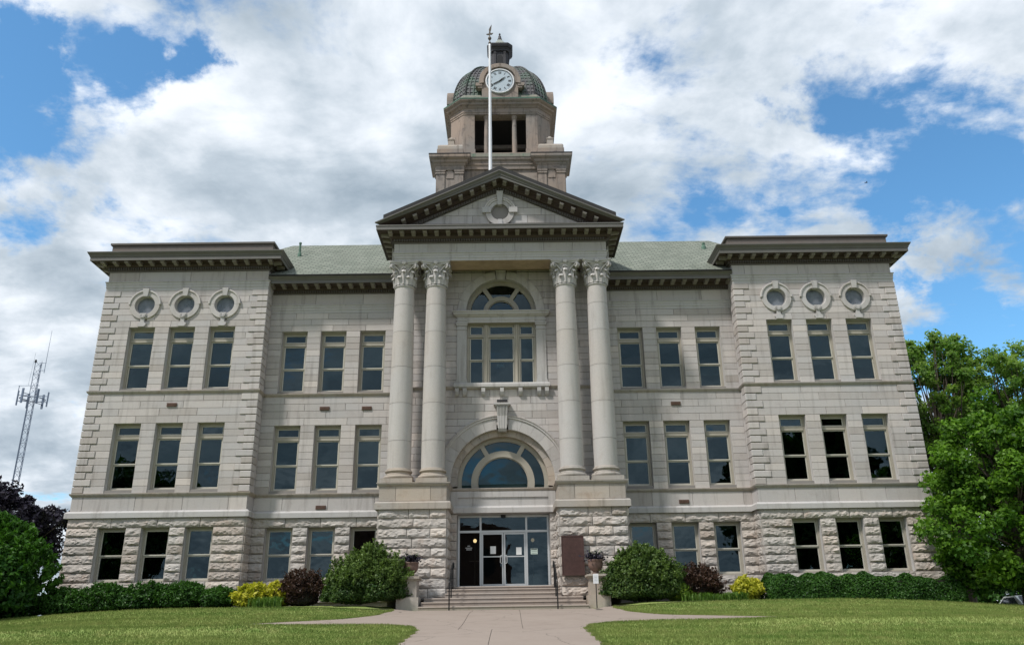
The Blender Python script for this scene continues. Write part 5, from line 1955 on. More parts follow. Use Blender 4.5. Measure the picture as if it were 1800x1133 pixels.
# stone courses on its front
zc = [16.6 + i * .62 for i in range(12)]
for k in range(len(zc) - 1):
    if zc[k + 1] > 23.0: break
    xs = [-2.0, -.9 + .5 * (k % 2), .9 - .5 * (k % 2), 2.0]
    for a, b in zip(xs, xs[1:]):
        m_ = MB(); m_.block(a, b, zc[k], zc[k + 1], TY - TH + .35, .02, tint=random.uniform(-1, 1)); centred(m_, 'tower_stone', M['tower'], tb)
for sx in (-1, 1):
    for sy in (-1, 1):
        x0, x1 = sorted((sx * 2.05, sx * TH)); ya, yb2 = sorted((TY + sy * 2.05, TY + sy * TH))
        mb = MB(); mb.box(x0 + .03, x1 - .03, ya + .03, yb2 - .03, 13.5, 23.2)
        cp = mb.obj('corner_pier', M['tower'], court)
        front = ya if sy == -1 else yb2
        # paired pilasters with capitals on each outer face
        for q in (0, 1):
            px0 = x0 + .0 if q == 0 else x1 - .44
            for axis in (0, 1):
                m_ = MB()
                if axis == 0:
                    f = front; d_ = -.03 if sy == -1 else .03
                    lo_, hi_ = sorted((f + d_, f - d_ * 4))
                    m_.box(px0, px0 + .44, lo_, hi_, 14, 22.56)
                    lo_, hi_ = sorted((f + d_ * 2.4, f - d_ * 4))
                    m_.box(px0 - .03, px0 + .47, lo_, hi_, 22.56, 22.66); m_.box(px0 - .05, px0 + .49, lo_ - (.02 if sy == -1 else 0), hi_, 22.70, 22.79); m_.box(px0, px0 + .44, lo_ + .02, hi_, 22.66, 22.70)
                else:
                    f = x0 if sx == -1 else x1; d_ = -.03 if sx == -1 else .03
                    py0 = ya if q == 0 else yb2 - .44
                    lo_, hi_ = sorted((f + d_ * 1.02, f - d_ * 4))
                    m_.box(lo_, hi_, py0 + .003, py0 + .437, 14, 22.56)
                    lo_, hi_ = sorted((f + d_ * 2.4, f - d_ * 4))
                    m_.box(lo_, hi_, py0 - .027, py0 + .467, 22.563, 22.657)
                m_.obj('pilaster', M['tower'], cp)
        # small arched recess between the pilasters
        if sy == -1:
            m_ = MB(); cxm = (x0 + x1) / 2
            m_.prism([(cxm - .2, 22.3)] + arc_pts(cxm, 22.62, .2, math.pi, 0, 8) + [(cxm + .2, 22.3)], front - .005, front + .03); m_.obj('niche', M['tower'], cp)
        # projecting cornice of the pier
        pp = [(x0, yb2), (x0, ya), (x1, ya), (x1, yb2)]
        m_ = MB()
        m_.sweep([(-.1, 22.79), (.04, 22.79), (.06, 22.83), (.06, 23.05), (.10, 23.08), (.13, 23.16), (.22, 23.22), (.25, 23.34), (.36, 23.40), (.40, 23.46), (.40, 23.62), (-.1, 23.66)], pp + [pp[0]][:0], closed=True)
        m_.box(x0 + .05, x1 - .05, ya + .05, yb2 - .05, 23.2, 23.66)
        m_.obj('pier_cornice', M['tower'], cp, recalc=True)
        m_ = MB(); m_.sweep([(-.2, 23.60), (.415, 23.60), (.415, 23.655), (-.2, 23.69)], pp, closed=True); m_.obj('lead_edge', M['roofing'], cp, recalc=True)
        # stepped block, rounded cap and knob on top
        xm, ym = (x0 + x1) / 2, (ya + yb2) / 2
        m_ = MB(); m_.box(xm - .73, xm + .73, ym - .73, ym + .73, 23.64, 24.16)
        m_.obj('cap_block', M['tower'], cp)
        m_ = MB()
        pr_ = [(.70, 24.16), (.70, 24.34), (.66, 24.44), (.58, 24.50)]
        for (a0, za), (a1, zb_) in zip(pr_, pr_[1:]):
            vs = [(xm + p * a0, ym + q * a0, za) for p, q in ((-1, -1), (1, -1), (1, 1), (-1, 1))] + [(xm + p * a1, ym + q * a1, zb_) for p, q in ((-1, -1), (1, -1), (1, 1), (-1, 1))]
            m_.add(vs, [(i, (i + 1) % 4, (i + 1) % 4 + 4, i + 4) for i in range(4)])
        a0 = .58
        m_.add([(xm + p * a0, ym + q * a0, 24.50) for p, q in ((-1, -1), (1, -1), (1, 1), (-1, 1))], [(0, 1, 2, 3)])
        m_.obj('cap_stone', M['weathered'], cp)
        m_ = MB(); m_.box(xm - .17, xm + .17, ym - .17, ym + .17, 24.50, 25.08); m_.box(xm - .20, xm + .20, ym - .20, ym + .20, 25.08, 25.14); m_.lathe([(.16, 25.14), (.15, 25.22), (.08, 25.30), (.0, 25.31)], xm, ym, 10, cap=False); m_.obj('knob', M['weathered'], cp)
# entablature between the piers
rect = [(-TH + .3, TY - TH + .3), (TH - .3, TY - TH + .3), (TH - .3, TY + TH - .3), (-TH + .3, TY + TH - .3)]
mb = MB(); mb.sweep([(-.2, 23.0), (.05, 23.0), (.07, 23.2), (.12, 23.25), (.12, 23.45), (.22, 23.52), (.25, 23.66), (-.2, 23.70)], rect, closed=True)
mb.obj('tower_entablature', M['tower'], court, recalc=True)
mb = MB(); mb.sweep([(-.3, 23.66), (.27, 23.66), (.27, 23.86), (.12, 23.94), (-.3, 23.98)], rect, closed=True)
mb.obj('tower_ledge', M['tower_green'], court, recalc=True)

# belfry
BA, BC = 2.85, .75
mb = MB()
o8 = octo(BA, BC)
mb.sweep([(-.3, 23.9), (.02, 23.9), (.06, 23.92), (.06, 24.14), (.02, 24.2), (-.3, 24.2)], o8, closed=True)
mb.obj('belfry_sill', M['tower'], court, recalc=True)
h = BA - BC
bel0 = MB(); bel0.box(-.6, .6, TY - .6, TY + .6, 24.2, 24.3)
belf = bel0.obj('belfry', M['tower'], court)
for q in range(4):
    bel = MB()
    rot = lambda x, y: ((x, y), (-y, x), (-x, -y), (y, -x))[q]
    def bxr(x0, x1, y0, y1, z0, z1):
        a = rot(x0, y0); b = rot(x1, y1)
        bel.box(min(a[0], b[0]), max(a[0], b[0]), TY + min(a[1], b[1]), TY + max(a[1], b[1]), z0, z1)
    for s in (-1, 1):
        bel = MB()
        x0, x1 = sorted((s * 1.46, s * h))
        bxr(x0, x1, -BA, -BA + .5, 24.2, 26.8)
        x0, x1 = sorted((s * 1.42, s * (h + .02)))
        bxr(x0, x1, -BA - .05, -BA + .5, 24.2, 24.5)
        bel.obj('belfry_pier', M['tower'], belf, recalc=True)
    # chamfer face
    bel = MB()
    pa, pb = (h, -BA), (BA, -h)
    pa2, pb2 = (h - .1, -BA + .5), (BA - .5, -h + .1)
    P = [rot(*pa), rot(*pb), rot(*pb2), rot(*pa2)]
    bel.add([(x, TY + y, 24.2) for x, y in P] + [(x, TY + y, 26.8) for x, y in P], [(0, 1, 5, 4), (1, 2, 6, 5), (2, 3, 7, 6), (3, 0, 4, 7), (0, 3, 2, 1), (4, 5, 6, 7)])
    bel.obj('belfry_corner', M['tower'], belf, recalc=True)
for q in range(4):
    for s in (-1, 1):
        x, y = ((s * .79, -BA + .22), (BA - .22, s * .79), (-s * .79, BA - .22), (-BA + .22, -s * .79))[q]
        mb = MB(); mb.lathe([(.20, 24.2), (.20, 24.26), (.165, 24.30), (.175, 24.34), (.145, 24.37), (.142, 24.9), (.12, 26.55), (.15, 26.58), (.14, 26.62), (.18, 26.70), (.18, 26.80)], x, TY + y, 18)
        mb.obj('belfry_column', M['tower'], belf)
mb = MB(); mb.sweep([(-.6, 26.78), (.03, 26.78), (.03, 26.88), (.06, 26.90), (.06, 26.98), (.04, 27.0), (.04, 27.16), (.10, 27.20), (.14, 27.26), (.26, 27.32), (.28, 27.42), (.38, 27.48), (.42, 27.52), (.42, 27.55), (-.6, 27.6)], o8, closed=True)
mb.obj('belfry_cornice', M['tower'], court, recalc=True)
mb = MB(); mb.sweep([(-.6, 27.555), (.43, 27.555), (.44, 27.58), (.44, 27.64), (.30, 27.72), (-.6, 27.9)], o8, closed=True)
mb.obj('cornice_flashing', M['copper'], court, recalc=True)
mb = MB(); mb.sweep([(-.6, 27.7), (.08, 27.7), (.08, 27.95), (.0, 28.10), (-.15, 28.16), (-.6, 28.2)], o8, closed=True)
mb.obj('dome_base', M['tower_green'], court, recalc=True)
# floor, ceiling and timbers inside the belfry
mb = MB(); mb.box(-2.4, 2.4, TY - 2.4, TY + 2.4, 24.15, 24.22); mb.obj('belfry_floor', M['room'], court)
mb = MB(); mb.box(-2.4, 2.4, TY - 2.4, TY + 2.4, 26.82, 26.95); mb.obj('belfry_ceiling', M['room'], court)
mb = MB()
mb.box(-2.4, 2.4, TY - 1.0, TY - .8, 25.7, 25.95); mb.box(-2.4, 2.4, TY + .6, TY + .8, 25.95, 26.2); mb.box(-2.4, 2.4, TY + 1.6, TY + 1.8, 25.3, 25.5); mb.box(-.35, .35, TY + .4, TY + .5, 25.4, 25.5)
mb.box(-2.35, 2.35, TY + 2.05, TY + 2.35, 24.2, 26.82)
mb.obj('belfry_timber', plain('belfry_inside', (0.17, 0.145, 0.125), 0.9, var=.3), court)

# dome with rows of tiles
DA, DH, DZ = 2.70, 3.45, 28.12
def drad(t):  # t 0..1 up the curve
    a = t * math.pi / 2 * .84
    return DA * math.cos(a) ** .92, DZ + DH * math.sin(a)
mb = MB()
NR = 16
rings = []
for i in range(NR):
    r0, z0 = drad(i / NR); r1, z1 = drad((i + 1) / NR)
    rings.append((r0 + .035, z0)); rings.append((r1 + .0, z1))
vs = []
for r, z in rings:
    vs += [(x, y, z) for x, y in octo(r, r * BC / BA)]
fs = []
for i in range(len(rings) - 1):
    for j in range(8):
        fs.append((i * 8 + j, i * 8 + (j + 1) % 8, (i + 1) * 8 + (j + 1) % 8, (i + 1) * 8 + j))
fs.append(tuple((len(rings) - 1) * 8 + j for j in range(8)))
mb.add(vs, fs)
dome = mb.obj('dome', M['tile'], court)
ribs = MB()
for j in range(8):
    base = [Vector((*p, 0)) for p in octo(DA, DA * BC / BA)]
    a, b = base[j], base[(j + 1) % 8]
    L = (b - a).length
    n = max(2, round(L / .235))
    for q in range(n + 1):
        t = q / n
        pts = []
        for i in range(13):
            r, z = drad(i / 12)
            o_ = octo(r + .03, (r + .03) * BC / BA)
            p = Vector((*o_[j], z)).lerp(Vector((*o_[(j + 1) % 8], z)), t)
            if j % 2 == 0 and i > 7 and q % 2: continue
            if j % 2 and i > 6 and q % 2: continue
            pts.append(p)
        ribs.tube(pts, .038 if 0 < q < n else .06, 5)
o = ribs.obj('tile_ribs', M['tile'], dome); o['kind'] = 'stuff'
# clock dormers on four sides
for q in range(4):
    ang = q * math.pi / 2
    e = link('clock_dormer', None, court, (0, TY, 0), ang)
    F0 = -3.08
    CZ, OR = 28.86, 1.12
    mb = MB()
    poly = [(-1.04, 27.66), (1.04, 27.66), (1.04, CZ - .2)] + arc_pts(0, CZ, OR, -.12, math.pi + .12, 24) + [(-1.04, CZ - .2)]
    mb.prism(poly, F0, F0 + 1.9)
    body = MB(); body.v, body.f, body.t, body.m = mb.v, mb.f, mb.t, mb.m
    e.data
    bpy.data.objects.remove(e)
    cdm = body.obj('clock_dormer', M['tower'], court)
    cdm.location = (0, TY, 0); cdm.rotation_euler = (0, 0, ang)
    ring_piece(0, CZ, .93, OR + .07, -.15, math.pi + .15, F0 - .12, F0 + .3, 28).obj('arch_moulding', M['tower'], cdm)
    for s in (-1, 1):
        m_ = MB(); x0, x1 = sorted((s * 1.02, s * 1.40)); m_.box(x0, x1, F0 - .08, F0 + .35, CZ - .32, CZ - .12); x0, x1 = sorted((s * 1.02, s * 1.28)); m_.box(x0, x1, F0 - .04, F0 + .3, CZ - .44, CZ - .321); m_.obj('shoulder_block', M['tower'], cdm)
    cf = MB(); cf.lathe([(.785, 0), (.785, .03)], seg=48)
    cf.v = [(x, F0 - .02 - z, CZ + y) for x, y, z in cf.v]
    ck = cf.obj('clock_face', M['clock_face'], cdm, recalc=True)
    if q > 0: 
        ring_piece(0, CZ, .76, .83, 0, 2 * math.pi, F0 - .09, F0, 40).obj('clock_rim', M['white'], cdm)
        continue
    ring_piece(0, CZ, .755, .83, 0, 2 * math.pi, F0 - .09, F0, 48).obj('clock_rim', M['white'], cdm)
    yq = F0 - .052
    ring_piece(0, CZ, .735, .748, 0, 2 * math.pi, yq - .006, yq + .01, 48, ch=.002).obj('minute_ring', M['ink'], cdm)
    tk = MB()
    for k in range(60):
        a = k * math.pi / 30
        d = Vector((math.cos(a), math.sin(a))); t = Vector((-d.y, d.x)) * .008
        p0, p1 = d * .69, d * .735
        tk.prism([(p0.x - t.x, CZ + p0.y - t.y), (p1.x - t.x, CZ + p1.y - t.y), (p1.x + t.x, CZ + p1.y + t.y), (p0.x + t.x, CZ + p0.y + t.y)], yq - .005, yq + .01)
    tk.obj('minute_marks', M['ink'], cdm)
    ROM = ['XII', 'I', 'II', 'III', 'IIII', 'V', 'VI', 'VII', 'VIII', 'IX', 'X', 'XI']
    for hr, txt in enumerate(ROM):
        a = math.pi / 2 - hr * math.pi / 6
        d = Vector((math.cos(a), math.sin(a))); rt_ = Vector((d.y, -d.x))
        nm = MB()
        wd = {'I': .045, 'V': .085, 'X': .085}
        tot = sum(wd[c] for c in txt)
        u = -tot / 2
        def stroke(u0, v0, u1, v1, th):
            A = d * (.565 + v0) + rt_ * u0; B = d * (.565 + v1) + rt_ * u1
            t = rt_ * th / 2
            nm.prism([(A.x - t.x, CZ + A.y - t.y), (A.x + t.x, CZ + A.y + t.y), (B.x + t.x, CZ + B.y + t.y), (B.x - t.x, CZ + B.y - t.y)], yq - .006, yq + .01)
        for c in txt:
            w_ = wd[c]
            if c == 'I': stroke(u + w_ / 2, -.08, u + w_ / 2, .08, .026)
            elif c == 'V': stroke(u + .012, .08, u + w_ / 2, -.08, .028); stroke(u + w_ - .012, .08, u + w_ / 2, -.08, .016)
            else: stroke(u + .01, .08, u + w_ - .01, -.08, .028); stroke(u + w_ - .01, .08, u + .01, -.08, .016)
            u += w_
        nm.obj('numeral', M['ink'], cdm, recalc=True)
    for ang_h, ln, tl, wd_ in ((math.pi / 2 - (1 + 40 / 60) * math.pi / 6, .42, .10, .055), (math.pi / 2 - 40 * math.pi / 30, .62, .16, .04)):
        d = Vector((math.cos(ang_h), math.sin(ang_h))); t = Vector((-d.y, d.x))
        hm = MB()
        pts = [d * -tl - t * wd_ * .5, d * (ln * .45) - t * wd_, d * ln, d * (ln * .45) + t * wd_, d * -tl + t * wd_ * .5]
        hm.prism([(p.x, CZ + p.y) for p in pts], yq - .03, yq - .015)
        hm.obj('hand', M['ink'], cdm)

# lantern
LZ = 31.35
lan = MB()
def octo_prism(m_, a0, c0, z0, a1, c1, z1):
    p0, p1 = octo(a0, c0), octo(a1, c1)
    m_.add([(x, y, z0) for x, y in p0] + [(x, y, z1) for x, y in p1], [(i, (i + 1) % 8, (i + 1) % 8 + 8, i + 8) for i in range(8)] + [tuple(range(7, -1, -1)), tuple(range(8, 16))])
octo_prism(lan, .74, .24, LZ - .3, .70, .22, LZ + .30)
octo_prism(lan, .52, .16, LZ + .30, .52, .16, 33.0)
octo_prism(lan, .60, .18, 33.0, .62, .18, 33.12)
lant = lan.obj('lantern', M['lantern'], court, recalc=True)
for q in range(4):
    m_ = MB()
    m_.prism([(-.17, 31.75), (.17, 31.75)] + arc_pts(0, 32.55, .17, 0, math.pi, 10), -.535, -.50)
    o = m_.obj('arched_opening', M['room'], lant); o.location = (0, TY, 0); o.rotation_euler = (0, 0, q * math.pi / 2)
    for s in (-1, 1):
        m_ = MB(); x0, x1 = sorted((s * .24, s * .36)); m_.box(x0, x1, -.57, -.5, 31.65, 33.0); x0, x1 = sorted((s * .22, s * .38)); m_.box(x0, x1, -.59, -.5, 32.84, 32.92)
        o = m_.obj('lantern_pilaster', M['lantern'], lant); o.location = (0, TY, 0); o.rotation_euler = (0, 0, q * math.pi / 2)
m_ = MB(); m_.sweep([(-.2, 33.1), (.0, 33.1), (.06, 33.2), (.12, 33.24), (.16, 33.34), (.18, 33.44), (-.2, 33.48)], octo(.62, .2), closed=True); m_.obj('lantern_eave', M['lantern'], lant, recalc=True)
m_ = MB(); octo_prism(m_, .78, .25, 33.45, .42, .14, 33.72); octo_prism(m_, .42, .14, 33.72, .13, .05, 34.22); m_.obj('lantern_roof', M['lantern_roof'], lant, recalc=True)
m_ = MB(); m_.lathe([(.15, 34.15), (.15, 34.3), (.10, 34.45), (.085, 34.55), (.04, 34.6), (.055, 34.66), (.065, 34.71), (.04, 34.77), (.0, 34.8)], 0, TY, 12, cap=False); m_.obj('finial', M['lantern'], lant)

# ================================================================ flagpole
fp = thing('flagpole', 'white flagpole with an arrow finial rising behind the pediment', 'flagpole', (-.50, 5.0, 16.8))
mb = MB(); mb.lathe([(.14, -.4), (.14, .2), (.10, .25), (.085, 5.0), (.06, 11.6), (.06, 11.75)], seg=14); mb.obj('pole', M['white'], fp, smooth=True)
mb = MB(); mb.lathe([(.07, 11.72), (.08, 11.80), (.03, 11.88), (.03, 11.98), (.075, 12.02), (.10, 12.09), (.075, 12.16), (.02, 12.2)], seg=12); mb.obj('truck', M['gold_leaf'], fp, smooth=True)
mb = MB()
mb.prism([(-.02, 12.18), (.02, 12.18), (.03, 12.34), (.10, 12.32), (.17, 12.40), (.19, 12.44), (.10, 12.42), (.05, 12.44), (.035, 12.5), (.075, 12.62), (.09, 12.75), (.11, 12.98), (.02, 12.82), (-.045, 12.66), (-.03, 12.5), (-.05, 12.40), (-.12, 12.38), (-.19, 12.36), (-.10, 12.30), (-.03, 12.30)], -.02, .02)
mb.obj('finial', M['gold_leaf'], fp)

# ================================================================ radio mast far to the left
mast = thing('radio_mast', 'grey steel lattice radio mast with antenna ring behind the trees', 'radio mast', (-54.3, 60.0, -1.75))
mw, mh = .40, 30.2
legs = [(mw * math.cos(a), mw * math.sin(a)) for a in (R(100), R(220), R(340))]
for x, y in legs:
    m_ = MB(); m_.tube([(x, y, 0), (x, y, mh)], .035, 6); m_.obj('mast_leg', M['galv'], mast)
lat = MB()
z = 0
while z < mh - 1:
    for i in range(3):
        a, b = legs[i], legs[(i + 1) % 3]
        lat.tube([(*a, z), (*b, z + .8)], .018, 4); lat.tube([(*b, z + .8), (*a, z + 1.6)], .018, 4); lat.tube([(*a, z), (*b, z)], .016, 4)
    z += 1.6
o = lat.obj('lattice_bracing', M['galv'], mast); o['kind'] = 'stuff'
m_ = MB()
for dx in (-.16, -.1, -.04): m_.tube([(legs[1][0] + .2 + dx, legs[1][1] - .1, 0), (legs[1][0] + .2 + dx, legs[1][1] - .1, mh - 4)], .03, 5)
m_.obj('feed_cables', M['galv'], mast)
for k in range(6):
    a = k * math.pi / 3 + .3
    m_ = MB(); c, s_ = math.cos(a), math.sin(a)
    m_.tube([(.5 * c, .5 * s_, 25.6), (1.5 * c, 1.5 * s_, 25.6), (1.5 * c, 1.5 * s_, 26.3), (.5 * c, .5 * s_, 26.3)], .045, 5)
    m_.obj('antenna_arm', M['galv'], mast)
    m_ = MB(); m_.box(1.48, 1.60, -.11, .11, 25.1, 26.8); o = m_.obj('panel_antenna', M['galv'], mast); o.rotation_euler = (0, 0, a)
m_ = MB(); m_.tube([(1.3 * math.cos(k * math.pi / 8), 1.3 * math.sin(k * math.pi / 8), 25.9) for k in range(17)], .05, 5); m_.obj('antenna_ring', M['galv'], mast)
m_ = MB(); m_.tube([(-1.9, 0, 27.5), (.5, 0, 27.5)], .03, 5); m_.tube([(-1.8, 0, 27.5), (-1.8, 0, 26.4)], .04, 5); m_.tube([(-.8, 0, 27.5), (-.65, 0, 31.5)], .012, 4); m_.obj('side_boom', M['galv'], mast)
m_ = MB(); m_.tube([(.75, 0, 29.0), (.75, 0, 34.2)], [.035, .015], 5); m_.tube([(0, 0, 30.2), (.8, 0, 30.2)], .03, 5); m_.tube([(0, 0, 29.3), (.8, 0, 29.3)], .03, 5); m_.obj('whip_antenna', M['galv'], mast)
m_ = MB(); m_.lathe([(.12, mh), (.12, mh + .25), (.08, mh + .35), (0, mh + .36)], legs[1][0], legs[1][1], 8, cap=False); m_.obj('beacon', M['ink'], mast)

# ================================================================ plants
def leaf_mesh(name, P, size, m, tint=None, nrm=None, aspect=1.7, upbias=.35):
    """one small folded leaf (a bent quad) at each point"""
    n = len(P)
    if nrm is None:
        nrm = rng.normal(size=(n, 3)); nrm[:, 2] = np.abs(nrm[:, 2]) + upbias
    nrm = nrm / np.linalg.norm(nrm, axis=1, keepdims=True)
    r = rng.normal(size=(n, 3))
    t = np.cross(nrm, r); t /= np.linalg.norm(t, axis=1, keepdims=True) + 1e-9
    b = np.cross(nrm, t)
    s = size * rng.uniform(.65, 1.35, (n, 1))
    L, W_ = s * aspect / 2, s / 2
    v = np.empty((n, 4, 3))
    v[:, 0] = P - t * L
    v[:, 1] = P + b * W_ + nrm * s * .12
    v[:, 2] = P + t * L - nrm * s * .1
    v[:, 3] = P - b * W_ + nrm * s * .12
    me = bpy.data.meshes.new(name)
    me.vertices.add(4 * n); me.vertices.foreach_set('co', v.reshape(-1).astype(np.float32))
    me.loops.add(4 * n); me.loops.foreach_set('vertex_index', np.arange(4 * n, dtype=np.int32))
    me.polygons.add(n); me.polygons.foreach_set('loop_start', np.arange(0, 4 * n, 4, dtype=np.int32)); me.polygons.foreach_set('loop_total', np.full(n, 4, dtype=np.int32))
    me.materials.append(m)
    at = me.attributes.new('tint', 'FLOAT', 'FACE')
    at.data.foreach_set('value', (rng.uniform(-.25, 1, n) if tint is None else tint).astype(np.float32))
    me.update(); me.validate()
    return me


def lumps(d, seed, k=4, amp=.2):
    """smooth bumps over directions"""
    r = np.random.default_rng(seed)
    o = np.zeros(len(d))
    for i in range(k * 4):
        c = r.normal(size=3); c /= np.linalg.norm(c)
        o += r.uniform(-.4, 1) * np.exp((d @ c - 1) * r.uniform(6, 22))
    return 1 + amp * (o - o.mean())


def shrub_points(n, rx, ry, rz, seed, amp=.18, shell=.45, flat=.34, lobes=None):
    """leaf positions on a heap of uneven lobes; amp sets how far the lobes stand apart"""
    r = np.random.default_rng(seed)
    k = 9 if amp > .12 else 6
    cen = r.normal(size=(k, 3)); cen /= np.linalg.norm(cen, axis=1, keepdims=True)
    cen[:, 2] = np.abs(cen[:, 2]) * .9
    rad = r.uniform(.42, .62, k)
    cen *= ((1 - rad * .88) * r.uniform(.75, 1 + amp * .45, k))[:, None]
    cen = np.vstack([cen, [[0, 0, .05]]]); rad = np.append(rad, .84 - amp * .35)
    if lobes:
        cen = np.array([l[:3] for l in lobes], float); rad = np.array([l[3] for l in lobes], float)
    w_ = rad ** 2; w_ /= w_.sum()
    ids = r.choice(len(rad), n, p=w_)
    d = r.normal(size=(n, 3)); d /= np.linalg.norm(d, axis=1, keepdims=True)
    t = 1 - shell * r.random(n) ** 1.6
    wob = lumps(d, seed, 5, amp)
    p = cen[ids] + d * (rad[ids] * t * wob)[:, None]
    p = p * np.array([rx, ry, rz])
    p[:, 2] = np.where(p[:, 2] < 0, p[:, 2] * flat, p[:, 2])
    dd_ = p / np.array([rx, ry, rz]); dd_ /= np.linalg.norm(dd_, axis=1, keepdims=True) + 1e-6
    return p, dd_ * .6 + d * .4


def core_mesh(rx, ry, rz, seed, flat=.3, f=.62):
    mb = MB()
    n, m_ = 12, 7
    vs, fs = [], []
    for j in range(m_ + 1):
        ph = -math.pi / 2 + math.pi * j / m_
        for i in range(n):
            th = 2 * math.pi * i / n
            d = Vector((math.cos(ph) * math.cos(th), math.cos(ph) * math.sin(th), math.sin(ph)))
            q = f * (1 + .12 * math.sin(3 * th + seed) * math.cos(ph))
            z = d.z * rz * q
            vs.append((d.x * rx * q, d.y * ry * q, z if z > 0 else z * flat))
    for j in range(m_):
        for i in range(n):
            fs.append((j * n + i, j * n + (i + 1) % n, (j + 1) * n + (i + 1) % n, (j + 1) * n + i))
    mb.add(vs, fs)
    return mb


def sprigs(n, rx, ry, h, base, seed, length, per=26, origin=None, odir=None):
    # loose shoots standing out of the outline
    r = np.random.default_rng(seed)
    d = r.normal(size=(n, 3)); d[:, 2] = np.abs(d[:, 2]) + .25; d /= np.linalg.norm(d, axis=1, keepdims=True)
    o = d * np.array([rx, ry, h - base]) * .92
    if origin is not None:
        up_ = np.flatnonzero(origin[:, 2] > h * .35); i_ = r.choice(up_, n); o = origin[i_] - np.array([0, 0, base]); d = odir[i_]
    dirs = d * .8 + r.normal(size=(n, 3)) * .25 + np.array([0, 0, .55]); dirs /= np.linalg.norm(dirs, axis=1, keepdims=True)
    L = r.uniform(.4, 1.25, n) * length
    t = r.random((n, per)) ** .8
    p = o[:, None] + dirs[:, None] * (L[:, None] * t)[..., None] + r.normal(size=(n, per, 3)) * .028
    p = p.reshape(-1, 3); p[:, 2] += base
    return p, np.repeat(dirs, per, 0)


def shrub(name, label, cat, x, y, rx, ry, h, m, leaf, n, seed, group=None, amp=.18, aspect=1.7, upright=False, core=True, shell=.45, shoots=0, shoot_len=.2, lobes=None):
    z = float(ground(x, y))
    t = thing(name, label, cat, (x, y, z), group)
    base = h * .17
    p, d = shrub_points(n, rx, ry, h - base, seed, amp, shell, lobes=lobes)
    p[:, 2] += base
    nr = None
    if upright:
        nr = d + rng.normal(size=d.shape) * .6
    else:
        nr = d * .9 + rng.normal(size=d.shape) * .75 + np.array([0, 0, .35])
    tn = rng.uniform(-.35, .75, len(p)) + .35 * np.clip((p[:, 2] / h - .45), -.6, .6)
    if shoots:
        p2_, d2_ = sprigs(shoots, rx, ry, h, base, seed + 500, shoot_len, origin=p if lobes else None, odir=d)
        p = np.vstack([p, p2_]); nr = np.vstack([nr, rng.normal(size=d2_.shape)]); tn = np.concatenate([tn, rng.uniform(.1, 1.1, len(p2_))])
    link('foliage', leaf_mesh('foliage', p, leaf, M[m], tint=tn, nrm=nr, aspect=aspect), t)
    if core:
        c = core_mesh(rx, ry, h - base, seed, f=.5 if lobes else .62); c.v = [(a, b, q + base) for a, b, q in c.v]
        c.obj('shade_core', M['twig'], t)  # dark solid blob added inside the leaves, in place of shaded twigs
    return t


def stems(mb, n, h, spread, rad=.012, seed=0):
    r = random.Random(seed)
    for k in range(n):
        a = r.uniform(0, 2 * math.pi); s = r.uniform(.2, 1) * spread
        mb.tube([(0.1 * math.cos(a), .1 * math.sin(a), 0), (s * .55 * math.cos(a), s * .55 * math.sin(a), h * .5), (s * math.cos(a + .2), s * math.sin(a + .2), h * r.uniform(.75, 1.05))], [rad, rad * .7, rad * .3], 4)


# -- the two big shrubs flanking the steps
shrub('large_shrub', 'big loose green shrub left of the steps, below the left urn', 'shrub', -4.55, -2.5, 1.50, 1.0, 1.82, 'leaf_shrub', .052, 34000, 21, 'big shrubs beside the steps', .45, shoots=800, shoot_len=.26, lobes=[(.12, 0, .5, .42), (-.45, 0, .22, .42), (.5, 0, .28, .42), (-.12, -.3, .3, .42), (.35, -.3, .08, .45), (-.68, 0, 0, .32), (.72, 0, .02, .3), (.08, 0, .74, .22), (-.28, .1, .58, .2), (-.35, -.35, .0, .4), (0, .1, .1, .6)])
shrub('large_shrub', 'big rounded green shrub right of the steps, behind the stake sign', 'shrub', 4.55, -2.45, 1.48, .95, 1.80, 'leaf_shrub', .052, 36000, 22, 'big shrubs beside the steps', .30, shoots=800, shoot_len=.2, lobes=[(0, 0, .46, .5), (-.45, 0, .2, .46), (.42, 0, .22, .5), (0, -.3, .2, .55), (-.28, 0, .6, .28), (.26, 0, .56, .33), (.70, 0, 0, .3), (-.72, 0, 0, .28), (.4, -.35, .0, .42), (-.35, -.35, .0, .42), (0, .1, .1, .65)])
# -- barberries
for x, y, rx, h, lb, sd_ in ((-6.70, -2.0, .78, 1.05, 'dark maroon barberry between the gold shrub and the left big shrub', 31), (6.60, -1.85, .76, 1.02, 'dark maroon barberry under the windows right of the big shrub', 32)):
    t = shrub('barberry_shrub', lb, 'shrub', x, y, rx, .65, h, 'leaf_barberry', .045, 9000, sd_, 'barberry shrubs', .40, core=True, shell=.6, shoots=150, shoot_len=.28)
    mb = MB(); stems(mb, 46, h * 1.06, rx * 1.0, .012, sd_); mb.obj('twigs', M['leaf_barberry'], t)
# -- golden shrubs
shrub('golden_shrub', 'bright yellow shrub beside the last round yew on the left', 'shrub', -8.38, -1.95, .58, .5, .60, 'leaf_yellow', .06, 5200, 41, 'golden shrubs', .3, aspect=2.8, shoots=130, shoot_len=.2)
shrub('golden_shrub', 'smaller yellow-green shrub leaning on the left barberry', 'shrub', -7.6, -1.75, .42, .45, .66, 'leaf_yellow', .055, 3600, 42, 'golden shrubs', .3, aspect=2.6, shoots=90, shoot_len=.2)
shrub('golden_shrub', 'bright yellow shrub at the near end of the right hedge', 'shrub', 8.2, -1.9, .44, .45, .58, 'leaf_yellow', .065, 4200, 43, 'golden shrubs', .3, aspect=2.8, shoots=120, shoot_len=.2)
shrub('lime_shrub', 'small lime green shrub tucked against the right big shrub', 'shrub', 5.72, -2.35, .46, .5, .80, 'leaf_lime', .05, 5200, 44, None, .2)
